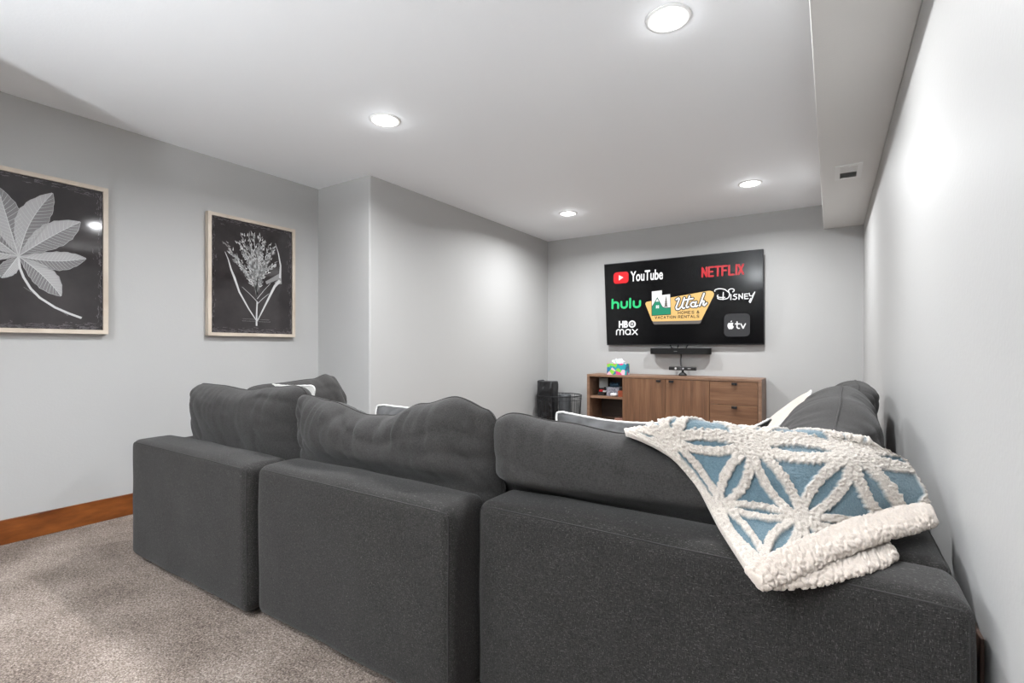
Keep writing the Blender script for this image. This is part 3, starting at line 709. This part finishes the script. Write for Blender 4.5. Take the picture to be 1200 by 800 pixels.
Lg('sign_badge_outline', slab([(-1.699, 1.686), (-1.577, 1.692), (-1.577, 1.639), (-1.487, 1.644), (-1.479, 1.411), (-1.694, 1.404)], 0, .0008), G_k)
Lg('sign_badge', slab(st, 0, .0010), G_w, 'white notched badge')
Lg('badge_mountain_outline', slab(MT + [(-1.482, 1.41)], 0, .0011), G_k)
Lg('badge_mountain', slab([(-1.688, 1.410), (-1.690, 1.500), (-1.632, 1.604), (-1.575, 1.500), (-1.550, 1.487), (-1.486, 1.488), (-1.484, 1.417)], 0, .0012), G_dg, 'green mountain')
Lg('badge_snowcap', slab([(-1.648, 1.568), (-1.632, 1.596), (-1.616, 1.568), (-1.624, 1.560), (-1.632, 1.568), (-1.640, 1.560)], 0, .0014), G_w)
bm = bmesh.new()
for a in (0, 1):
    for b in (0, 1): slab(rrect(-1.645 + a * .018, -1.630 + a * .018, 1.488 + b * .018, 1.503 + b * .018, .001, 1), 0, .0014, bm)
Lg('badge_window', bm, G_w)
bm = bmesh.new()
for k in range(4): slab([(-1.535 + .022 * (1 - k / 5), 1.500 + k * .026), (-1.535, 1.548 + k * .026), (-1.535 - .022 * (1 - k / 5), 1.500 + k * .026)], 0, .0013, bm)
Lg('badge_tree', bm, G_s, 'grey pine tree')
U_ = [[(-1.425, 1.575), (-1.400, 1.590), (-1.392, 1.580), (-1.425, 1.490), (-1.418, 1.468), (-1.395, 1.468), (-1.365, 1.500), (-1.338, 1.590)], [(-1.338, 1.590), (-1.362, 1.495), (-1.350, 1.475), (-1.335, 1.48)],
      [(-1.285, 1.605), (-1.318, 1.500), (-1.308, 1.482), (-1.292, 1.49)], [(-1.335, 1.565), (-1.250, 1.578)],
      arc(-1.245, 1.512, .026, .025, 60, 330, 10), [(-1.215, 1.540), (-1.228, 1.498), (-1.215, 1.487), (-1.20, 1.50)],
      [(-1.135, 1.625), (-1.180, 1.495)], [(-1.172, 1.52), (-1.150, 1.548), (-1.135, 1.542), (-1.145, 1.508), (-1.132, 1.496), (-1.110, 1.520)]]
Lg('sign_lettering_outline', strokes(U_, .037, .0009), G_k)
Lg('sign_lettering', strokes(U_, .017, .0012), G_w, 'white script lettering')
Lg('sign_lettering', cap_letters('HOMES &', -1.403, -1.185, 1.412, 1.446, .0062), G_k, 'small dark capitals')
Lg('sign_lettering', cap_letters('VACATION RENTALS', -1.655, -1.185, 1.367, 1.400, .0062), G_k, 'small dark capitals')

# soundbar below the television
t = thing('soundbar', 'black soundbar hanging on the wall just under the television', 'soundbar', (-1.38, 5.5, .98))
bm = bmesh.new(); pl = [(x, y) for x, y in rrect(-1.704, -1.060, 5.445, 5.548, .048, 8)]
a = [bm.verts.new((x, y, .976)) for x, y in pl]; b = [bm.verts.new((x, y, 1.042)) for x, y in pl]; bm.faces.new(a[::-1]); bm.faces.new(b)
for i in range(len(a)): bm.faces.new((a[i], a[(i + 1) % len(a)], b[(i + 1) % len(a)], b[i]))
bmesh.ops.bevel(bm, geom=[e for e in bm.edges if abs(e.verts[0].co.z - e.verts[1].co.z) < 1e-5], offset=.004, segments=2, affect='EDGES')
link('housing', bm, mat('soundbar_grille', (.007, .007, .007), .6, spec=.2), t, False)
link('badge', B(-1.435, -1.40, 5.4435, 5.446, 1.005, 1.011), mat('grey_print', (.12, .12, .12), .5), t)
for i, (xa, xb_) in enumerate(((-1.50, -1.475), (-1.405, -1.418), (-1.30, -1.33))):
    o = link('cable', tube(bmesh.new(), [(xa, 5.535, 1.16), (xa, 5.53, 1.09), ((xa + xb_) / 2, 5.525, 1.06), (xb_, 5.53, 1.038)], .006, 8), M_black, tv, True)

# ================================================================== MEDIA CABINET
cx0, cx1, cy0, cy1, cz1 = -2.335, -.548, 5.17, 5.535, .747
cab = thing('media_cabinet', 'long low walnut media cabinet under the television', 'cabinet', ((cx0 + cx1) / 2, 5.35, 0))
CP = lambda n, bm, m, label=None: link(n, bm, m, cab, label=label)
CP('top_panel', B(cx0, cx1, cy0, cy1, cz1 - .026, cz1, bev=.002), M_woodd)
CP('side_panel', B(cx0, cx0 + .032, cy0, cy1, .20, cz1 - .026, bev=.002), M_woodd); CP('side_panel', B(cx1 - .032, cx1, cy0, cy1, .20, cz1 - .026, bev=.002), M_woodd)
CP('bottom_panel', B(cx0 + .032, cx1 - .032, cy0, cy1, .20, .232, bev=.002), M_woodd)
CP('back_panel', B(cx0 + .032, cx1 - .032, cy1 - .012, cy1 - .002, .232, cz1 - .026), wood('dark_wood_back', [(.3, (.018, .009, .005)), (.7, (.04, .02, .011))]))
d1, d2, d3 = -1.905, -1.448, -1.012
CP('divider', B(d1 - .012, d1 + .010, cy0 + .022, cy1 - .012, .232, cz1 - .026), M_woodd); CP('divider', B(d3 - .011, d3 + .011, cy0 + .022, cy1 - .012, .232, cz1 - .026), M_woodd)
CP('shelf', B(cx0 + .032, d1 - .012, cy0 + .02, cy1 - .012, .478, .503, bev=.002), M_woodd)
def front(nm, x0, x1, z0, z1, m, hx):
    p = CP(nm, B(x0, x1, cy0 + .003, cy0 + .021, z0, z1, bev=.0015), m)
    bm = B(hx - .024, hx + .024, cy0 - .020, cy0 + .003, z1 - .012, z1 - .008); box(bm, hx - .024, hx + .024, cy0 - .022, cy0 - .018, z1 - .030, z1 - .008)
    link('handle', bm, M_blackm, p)
front('door', d1 - .010, d2 - .002, .236, cz1 - .030, M_woodv, -1.517); front('door', d2 + .002, d3 - .003, .236, cz1 - .030, M_woodv, -1.385)
front('drawer', d3 + .001, cx1 - .036, .493, cz1 - .030, M_woodh, -.785); front('drawer', d3 + .001, cx1 - .036, .236, .489, M_woodh, -.785)
for lx_ in (cx0 + .10, cx1 - .10):
    for ly in (cy0 + .05, cy1 - .05): CP('leg', cyl(bmesh.new(), (lx_, ly), .014, 0, .20, 16, .022), M_woodd)

# sensor bar on the cabinet
t = thing('sensor_bar', 'small black camera sensor bar on a stand on top of the cabinet', 'sensor', (-1.345, 5.43, cz1))
link('bar', B(-1.478, -1.195, 5.40, 5.455, .805, .843, bev=.006, seg=3), M_black, t)
link('foot', lathe(bmesh.new(), (-1.337, 5.43), [(0, .747), (.042, .747), (.044, .757), (.03, .774), (.013, .785), (.011, .806), (0, .806)], 24), M_black, t, True)
for x, r, m in ((-1.403, .011, mat('lens_white', (.55, .55, .55), .2)), (-1.352, .009, mat('lens_grey', (.10, .10, .11), .1)), (-1.325, .009, mat('lens_pale', (.4, .4, .42), .2))):
    bm = cyl(bmesh.new(), (0, 0), r, 0, .003, 20); bmesh.ops.rotate(bm, verts=bm.verts, cent=(0, 0, 0), matrix=Matrix.Rotation(PI / 2, 3, 'X')); bmesh.ops.translate(bm, verts=bm.verts, vec=(x, 5.400, .825)); link('lens', bm, m, t)
link('marking', B(-1.278, -1.248, 5.3985, 5.4005, .823, .828), mat('white_print', (.5, .5, .5), .5), t)
tag(link('cable', tube(bmesh.new(), [(-1.375, 5.535, 1.0), (-1.372, 5.50, .975), (-1.365, 5.485, .955), (-1.372, 5.485, .91), (-1.368, 5.48, .87), (-1.357, 5.47, .83), (-1.35, 5.45, .81)], .0085, 8), M_black, loc=(-1.37, 5.5, .82), smooth=True), 'black cable hanging from the soundbar down to the sensor bar', 'cable')

# tissue box
M_tis = mat('tropical_print', (.1, .4, .5), .45)
v = coords(M_tis, (1, 1, 1)); vo = nd(M_tis, 'ShaderNodeTexVoronoi'); vo.inputs['Scale'].default_value = 26; lk(M_tis, v, vo.inputs['Vector'])
sp = nd(M_tis, 'ShaderNodeSeparateColor'); lk(M_tis, vo.outputs['Color'], sp.inputs[0])
r_ = nd(M_tis, 'ShaderNodeValToRGB'); r_.color_ramp.interpolation = 'CONSTANT'; e_ = r_.color_ramp.elements
cs_ = [(0, (.01, .30, .36)), (.22, (.60, .06, .20)), (.40, (.015, .16, .32)), (.55, (.22, .55, .05)), (.72, (.02, .42, .45)), (.86, (.75, .45, .55)), (.94, (.02, .08, .2))]
while len(e_) < len(cs_): e_.new(.5)
for q, (p_, c_) in zip(e_, cs_): q.position = p_; q.color = (*c_, 1)
lk(M_tis, sp.outputs[0], r_.inputs[0]); base(M_tis, r_.outputs[0])
t = thing('tissue_box', 'tissue box with a colourful tropical print on the left of the cabinet top', 'tissue box', (-1.99, 5.26, cz1))
link('carton', B(-2.105, -1.885, 5.20, 5.315, cz1, cz1 + .125, bev=.0015), M_tis, t)
bm = bmesh.new()
for k in range(3):
    c = Vector((-2.01 + k * .018, 5.255 + k * .004, cz1 + .118)); prev = None
    for i in range(9):
        a = i / 8; row = []
        for j in range(7):
            b = j / 6; wd = .026 + .03 * b
            row.append(bm.verts.new(c + Vector(((a - .5) * wd * 2 + .006 * math.sin(b * 6 + k), .012 * math.sin(a * 9 + k * 2) * (1 - b * .3) + .01 * (k - 1) * b, b * (.062 - .012 * abs(a - .5) * 4 * (1 + k * .2)) + .004 * math.sin(a * 14)))))
        if prev:
            for j in range(6): bm.faces.new((prev[j], row[j], row[j + 1], prev[j + 1]))
        prev = row
link('tissue', bm, mat('tissue_paper', (.85, .86, .87), .9), t, True)

# things in the open shelf
zs_ = .503
def item(n, label, cat, bm, m, loc): return tag(link(n, bm, m, loc=loc), label, cat)
bm = B(-.05, .05, -.002, .002, 0, .115); bmesh.ops.rotate(bm, verts=bm.verts, cent=(0, 0, 0), matrix=Matrix.Rotation(.45, 3, 'Z') @ Matrix.Rotation(-.08, 3, 'X')); bmesh.ops.translate(bm, verts=bm.verts, vec=(-2.235, 5.42, zs_ + .075))
t = thing('instruction_card', 'pale card standing at the left back of the open cabinet shelf', 'card', (-2.235, 5.42, zs_)); link('sheet', bm, mat('pale_card', (.55, .55, .53), .7), t)
link('support', B(-2.27, -2.20, 5.42, 5.47, zs_, zs_ + .085), mat('dark_box', (.02, .02, .02), .6), t)
t = thing('game_case', 'small red and white striped packet lying at the left of the open shelf', 'packet', (-2.19, 5.28, zs_))
link('packet_body', B(-2.235, -2.155, 5.25, 5.33, zs_, zs_ + .045, bev=.003), mat('packet_black', (.015, .015, .015), .4), t); link('packet_flap', B(-2.22, -2.175, 5.248, 5.30, zs_ + .045, zs_ + .068, bev=.004), mat('packet_red', (.65, .02, .03), .4), t)
link('packet_label', B(-2.175, -2.135, 5.244, 5.29, zs_ + .042, zs_ + .06, bev=.003), mat('packet_white', (.6, .6, .6), .4), t)
t = thing('small_box', 'grey patterned box in the middle of the open shelf', 'box', (-2.075, 5.33, zs_))
M_gp = mat('grey_print_box', (.4, .4, .45), .5); base(M_gp, ramp(M_gp, noisetex(M_gp, coords(M_gp), 60, 3), [(.4, (.22, .22, .27)), (.6, (.5, .5, .56))]))
link('carton', B(-2.14, -1.99, 5.27, 5.40, zs_, zs_ + .085, bev=.002), M_gp, t); link('lid', B(-2.142, -1.988, 5.268, 5.402, zs_ + .085, zs_ + .098, bev=.002), M_gp, t)
t = thing('game_controller', 'white game controller in front of the grey box on the shelf', 'controller', (-2.04, 5.235, zs_))
bm = bmesh.new(); bmesh.ops.create_uvsphere(bm, u_segments=20, v_segments=10, radius=1)
for q in bm.verts: q.co = Vector((-2.04 + q.co.x * .045, 5.232 + q.co.y * .028 + .012 * q.co.x ** 2, zs_ + .021 + q.co.z * .020))
link('shell', bm, mat('white_plastic', (.75, .75, .76), .35), t, True)
for sx in (-1, 1): link('thumbstick', cyl(bmesh.new(), (-2.04 + sx * .016, 5.228), .006, zs_ + .038, zs_ + .047, 12), M_black, t)
t = thing('wooden_box', 'reddish brown wooden box at the right of the open shelf', 'box', (-1.95, 5.28, zs_))
link('box_body', B(-1.985, -1.92, 5.225, 5.38, zs_, zs_ + .05, bev=.003), mat('red_brown', (.26, .055, .02), .4), t); link('lid', B(-1.987, -1.919, 5.223, 5.382, zs_ + .05, zs_ + .068, bev=.003), mat('red_brown_lid', (.30, .065, .025), .4), t)
bm = bmesh.new(); rnd = random.Random(5)
for k in range(4):
    p = [(-2.07 + .045 * math.cos(a * .8 + k) + rnd.uniform(-.008, .008), 5.35 + .03 * math.sin(a * .8 + k * 2), zs_ + .112 + .022 * math.sin(a * 1.3 + k) + k * .006) for a in range(14)]; tube(bm, p, .006, 6)
tag(link('cable_coil', bm, mat('blue_black_cord', (.02, .06, .10), .5), loc=(-2.07, 5.35, zs_ + .1), smooth=True), 'tangled dark blue cable lying on top of the grey box on the shelf', 'cable')
item('flat_case', 'thin pinkish brown case lying on the cabinet floor under the shelf', 'case', B(-2.03, -1.92, 5.23, 5.36, .2325, .262, bev=.003), mat('case_brown', (.30, .15, .11), .5), (-1.97, 5.3, .232))

# ================================================================== BASKET CORNER
bc = (-2.735, 5.255)
t = thing('wire_basket', 'round black wire basket on the floor left of the media cabinet', 'basket', (bc[0], bc[1], 0))
ringp = lambda r, z, n=48: [(bc[0] + r * math.cos(2 * PI * k / n), bc[1] + r * math.sin(2 * PI * k / n), z) for k in range(n)]
link('rim', tube(bmesh.new(), ringp(.268, .482), .005, 8, True), M_blackm, t, True)
for z, r in ((.435, .268), (.24, .255), (.02, .235)): link('hoop', tube(bmesh.new(), ringp(r, z), .0028, 6, True), M_blackm, t, True)
for k in range(40):
    a = 2 * PI * k / 40; ca, sa = math.cos(a), math.sin(a); a2 = a + .0
    link('wire', tube(bmesh.new(), [(bc[0] + .268 * ca, bc[1] + .268 * sa, .482), (bc[0] + .235 * math.cos(a2), bc[1] + .235 * math.sin(a2), .02)], .0022, 5), M_blackm, t)
link('bottom_disc', cyl(bmesh.new(), bc, .232, .014, .02, 40), M_blackm, t)
t = thing('tall_bag', 'tall shiny black vinyl bag standing in the wire basket', 'bag', (-2.88, 5.24, .02))
M_vinyl = mat('black_vinyl', (.012, .012, .013), .25)
def bagbm(x0, x1, y0, y1, z0, z1, seed, amp):
    bm = soft_box(x0, x1, y0, y1, z0, z1, .02, .0, .004, seed, .02)
    for q in bm.verts:
        f = sstep(z0, z1, q.co.z); n_ = noise.noise(Vector((q.co.x * 14 + seed, q.co.y * 14, q.co.z * 9))); r_ = (1 - abs(noise.noise(Vector((q.co.x * 9 + q.co.z * 8, q.co.y * 9, q.co.z * 11 - q.co.x * 8 + seed)))) * 2) ** 3
        q.co.y -= amp * (n_ + .8 * r_); q.co.x += amp * .4 * n_
    return bm
link('bag_body', bagbm(-2.955, -2.775, 5.15, 5.33, .022, .645, 3, .014), M_vinyl, t, True)
link('side_flap', bagbm(-2.992, -2.952, 5.17, 5.31, .10, .655, 8, .006), mat('charcoal_vinyl', (.022, .022, .024), .5), t, True)
t = thing('metal_canister', 'grey ribbed cylinder standing in the wire basket beside the black bag', 'canister', (-2.655, 5.25, .02))
bm = bmesh.new(); pr = [(0, .022), (.075, .022)]
for k in range(22): pr += [(.075, .03 + k * .02), (.073, .04 + k * .02)]
pr += [(.076, .47), (.076, .492), (.066, .494), (.064, .47), (0, .468)]
link('canister_body', lathe(bm, (-2.655, 5.25), pr, 40), mat('grey_steel', (.075, .08, .085), .45, .3), t, True)

# ================================================================== FRAMED PRINTS
M_glass = mat('picture_surface', (.03, .027, .028), .08)
def print_mat(seed):
    m = mat('dark_print', (.04, .036, .038), .07, spec=.5)
    v = coords(m, (1, 1, 1)); n = noisetex(m, v, 5 + seed, 5, .6); base(m, ramp(m, n, [(.3, (.017, .0145, .015)), (.7, (.034, .029, .030))])); return m
M_paleink = mat('pale_ink', (.52, .52, .52), .12)
M_midink = mat('mid_ink', (.24, .235, .235), .10)
M_dimink = mat('dim_ink', (.12, .108, .115), .10)
xw = XL
def framed(label, ya, yb, za, zb, seed):
    t = thing('framed_print', label, 'picture', (xw, (ya + yb) / 2, (za + zb) / 2), 'botanical prints on the left wall')
    f, dp = .024, .042
    bm = bmesh.new()   # mitred frame
    o_ = [(ya, za), (yb, za), (yb, zb), (ya, zb)]; i_ = [(ya + f, za + f), (yb - f, za + f), (yb - f, zb - f), (ya + f, zb - f)]
    names = ('frame_rail', 'frame_stile', 'frame_rail', 'frame_stile')
    for k in range(4):
        bm = bmesh.new(); q = [o_[k], o_[(k + 1) % 4], i_[(k + 1) % 4], i_[k]]
        lo = [bm.verts.new((xw + .001, y, z)) for y, z in q]; hi = [bm.verts.new((xw + dp, y, z)) for y, z in q]
        bm.faces.new(lo[::-1]); bm.faces.new(hi)
        for j in range(4): bm.faces.new((lo[j], lo[(j + 1) % 4], hi[(j + 1) % 4], hi[j]))
        link(names[k], bm, M_frame, t)
    return t, link('print_sheet', B(xw + .006, xw + .030, ya + f, yb - f, za + f, zb - f), print_mat(seed), t)
XS = xw + .0303
def flat(polys, par, m, name, lift_=0):
    """flat printed shapes, each a list of (y, z)"""
    bm = bmesh.new()
    for p in polys:
        try: bm.faces.new([bm.verts.new((XS + lift_, y, z)) for y, z in p])
        except ValueError: pass
    return link(name, bm, m, par)
def ribbon(pts, w0, w1):
    out_l, out_r = [], []
    for i, (y, z) in enumerate(pts):
        a = pts[max(0, i - 1)]; b = pts[min(len(pts) - 1, i + 1)]; dy, dz = b[0] - a[0], b[1] - a[1]; L_ = math.hypot(dy, dz) or 1
        w_ = (w0 + (w1 - w0) * i / (len(pts) - 1)) / 2; out_l.append((y - dz / L_ * w_, z + dy / L_ * w_)); out_r.append((y + dz / L_ * w_, z - dy / L_ * w_))
    return [[out_l[i], out_l[i + 1], out_r[i + 1], out_r[i]] for i in range(len(pts) - 1)]
def worn_edge(par, ya, yb, za, zb, seed):
    rnd = random.Random(seed); polys = []
    for k in range(520):
        s_ = rnd.random(); side = rnd.choice('lrbbt'); d = abs(rnd.gauss(0, .016)) + .002; L_ = rnd.uniform(.006, .035); w_ = rnd.uniform(.001, .005)
        if side in 'lr':
            z = za + s_ * (zb - za - .03); y = ya + d if side == 'l' else yb - d; p = [(y + rnd.uniform(-.003, .003) * 1, z + L_ * q / 4) for q in range(5)]
        else:
            y = ya + s_ * (yb - ya - .03); z = zb - d if side == 't' else za + d; p = [(y + L_ * q / 4, z + rnd.uniform(-.003, .003)) for q in range(5)]
        polys += ribbon(p, w_, w_ * .4)
    flat(polys, par, M_dimink, 'worn_border')
# --- leaf print (its left part is outside the picture)
ya, yb, za, zb = .50, 1.170, 1.130, 2.008
t, sh = framed('large framed print of a pale palmate leaf on black, at the left edge', ya, yb, za, zb, 0)
worn_edge(sh, ya + .024, yb - .024, za + .024, zb - .024, 1)
node = (.780, 1.542)
def leaf(tip, wid, bend=0, skew=0, seed=0):
    n0 = Vector(node); tp = Vector(tip); d = tp - n0; L_ = d.length; d.normalize(); n = Vector((-d.y, d.x)); rnd = random.Random(seed)
    l, r, c = [], [], []
    for k in range(19):
        s_ = k / 18; w_ = wid * math.sin(PI * min(1, s_ ** 1.25 * 1.0)) ** .8 * (1 + .05 * math.sin(k * 2.3 + seed)) if 0 < k < 18 else .002
        cc = n0 + d * L_ * s_ + n * bend * math.sin(PI * s_); c.append(tuple(cc)); l.append(tuple(cc + n * w_ * (1 + skew))); r.append(tuple(cc - n * w_ * (1 - skew)))
    return l, r, c
leaves = [((.700, 1.895), .062, .0, 0, 1), ((.918, 1.918), .062, .022, 0, 2), ((1.040, 1.782), .064, .006, 0, 3), ((1.067, 1.572), .052, -.020, 0, 4), ((.955, 1.342), .055, .012, 0, 5), ((.56, 1.74), .06, 0, 0, 6), ((.53, 1.56), .055, .0, 0, 7), ((.715, 1.418), .034, 0, 0, 8)]
halfA, halfB, veins = [], [], []
for a in leaves:
    l, r, c = leaf(*a)
    halfA += [[l[i], l[i + 1], c[i + 1], c[i]] for i in range(18)]; halfB += [[c[i], c[i + 1], r[i + 1], r[i]] for i in range(18)]
    veins += ribbon(c, .0045, .0015)
    for k in range(2, 17):
        f_ = min(18, k + 2)
        for e in (l, r):
            veins += ribbon([c[k], ((c[k][0] + e[f_][0]) / 2, (c[k][1] + e[f_][1]) / 2 - .001), (e[f_][0] * .96 + c[f_][0] * .04, e[f_][1] * .96 + c[f_][1] * .04)], .0014, .0008)
    halfA += ribbon(l, .0022, .0022); halfA += ribbon(r, .0022, .0022)
M_leafA = mat('leaf_ink_light', (.36, .355, .355), .12); M_leafB = mat('leaf_ink_shade', (.17, .165, .167), .12)
flat(halfA, sh, M_leafA, 'leaf_light_half', .0002); flat(halfB, sh, M_leafB, 'leaf_shaded_half', .0001); flat(veins, sh, M_paleink, 'leaf_veins', .0004)
stem = [(.780, 1.542), (.785, 1.48), (.800, 1.43), (.828, 1.372), (.865, 1.325), (.93, 1.275), (.99, 1.245), (1.046, 1.222)]
flat(ribbon(stem, .010, .012), sh, M_paleink, 'leaf_stem', .0005)
def scrawl(par, p0, p1, n, h, seed):
    rnd = random.Random(seed); polys = []; dy, dz = (p1[0] - p0[0]), (p1[1] - p0[1]); pts = []
    for k in range(n * 4):
        s_ = k / (n * 4 - 1)
        if k % 23 == 22:
            if len(pts) > 1: polys += ribbon(pts, .0014, .0014)
            pts = []; continue
        pts.append((p0[0] + dy * s_, p0[1] + dz * s_ + (h if k % 2 else 0) * rnd.uniform(.3, 1)))
    if len(pts) > 1: polys += ribbon(pts, .0014, .0014)
    flat(polys, par, M_midink, 'handwriting', .0003)
scrawl(sh, (.800, 1.375), (.985, 1.232), 32, .007, 3)
# --- grass print
ya, yb, za, zb = 1.737, 2.407, 1.133, 2.010
t, sh = framed('smaller-looking framed print of a feathery grass plume on black, nearer the wall corner', ya, yb, za, zb, 3)
worn_edge(sh, ya + .024, yb - .024, za + .024, zb - .024, 2)
rnd = random.Random(11); pale, mid = [], []
root = (2.090, 1.215); fork = (2.095, 1.40)
pale += ribbon([root, (2.09, 1.30), fork], .012, .010)
pale += ribbon([(2.085, 1.26), (2.03, 1.34), (1.96, 1.46), (1.925, 1.56)], .006, .016); pale += ribbon([(1.925, 1.56), (1.90, 1.62), (1.88, 1.69), (1.857, 1.742)], .016, .003)
pale += ribbon([(2.095, 1.25), (2.13, 1.32), (2.19, 1.44), (2.235, 1.53), (2.28, 1.58)], .006, .024); pale += ribbon([(2.28, 1.60), (2.285, 1.70), (2.265, 1.80), (2.24, 1.87)], .018, .002)
mid += [[(2.235, 1.56), (2.29, 1.61), (2.295, 1.555), (2.24, 1.545)], [(2.16, 1.56), (2.28, 1.64), (2.27, 1.59), (2.17, 1.54)]]
br = [((1.865, 1.795), 1), ((1.90, 1.745), .8), ((1.955, 1.82), 1), ((1.985, 1.87), 1), ((2.03, 1.885), 1), ((2.07, 1.90), 1.1), ((2.115, 1.90), 1.1), ((2.15, 1.87), .9), ((2.185, 1.83), .8), ((2.225, 1.82), .8), ((2.20, 1.75), .7), ((1.93, 1.70), .7), ((2.04, 1.80), 1), ((2.10, 1.80), 1), ((2.14, 1.76), .8), ((2.24, 1.70), .6), ((2.0, 1.76), .9)]
for (ty_, tz_), k in br:
    by, bz = 2.092, 1.44 + rnd.uniform(-.02, .14); p = []
    for q in range(13):
        s_ = q / 12; p.append((by + (ty_ - by) * s_ ** 1.15, bz + (tz_ - bz) * s_))
    mid += ribbon(p, .007, .003)
    for q in range(3, 13):
        for _ in range(4):
            y_, z_ = p[q]; y_ += rnd.uniform(-.016, .016); z_ += rnd.uniform(-.016, .016); a = math.atan2(tz_ - bz, ty_ - by) + rnd.uniform(-.7, .7); L_ = rnd.uniform(.014, .030)
            (pale if rnd.random() < .6 else mid).extend(ribbon([(y_, z_), (y_ + L_ / 2 * math.cos(a), z_ + L_ / 2 * math.sin(a)), (y_ + L_ * math.cos(a), z_ + L_ * math.sin(a))], .009, .002))
for (a, b) in (((2.094, 1.40), (1.98, 1.50)), ((2.094, 1.42), (2.20, 1.55)), ((2.094, 1.38), (2.19, 1.47))): pale += ribbon([a, ((a[0] + b[0]) / 2, (a[1] + b[1]) / 2 + .004), b], .004, .002)
flat(mid, sh, M_midink, 'plume_shade', .0001); flat(pale, sh, M_paleink, 'plume', .0003)
for z_, (a, b) in ((1.262, (1.985, 2.19)), (1.246, (1.98, 2.20))): scrawl(sh, (a, z_), (b, z_), 26, .006, int(z_ * 1000))

for o in bpy.data.objects:
    if '_o' in o: del o['_o']
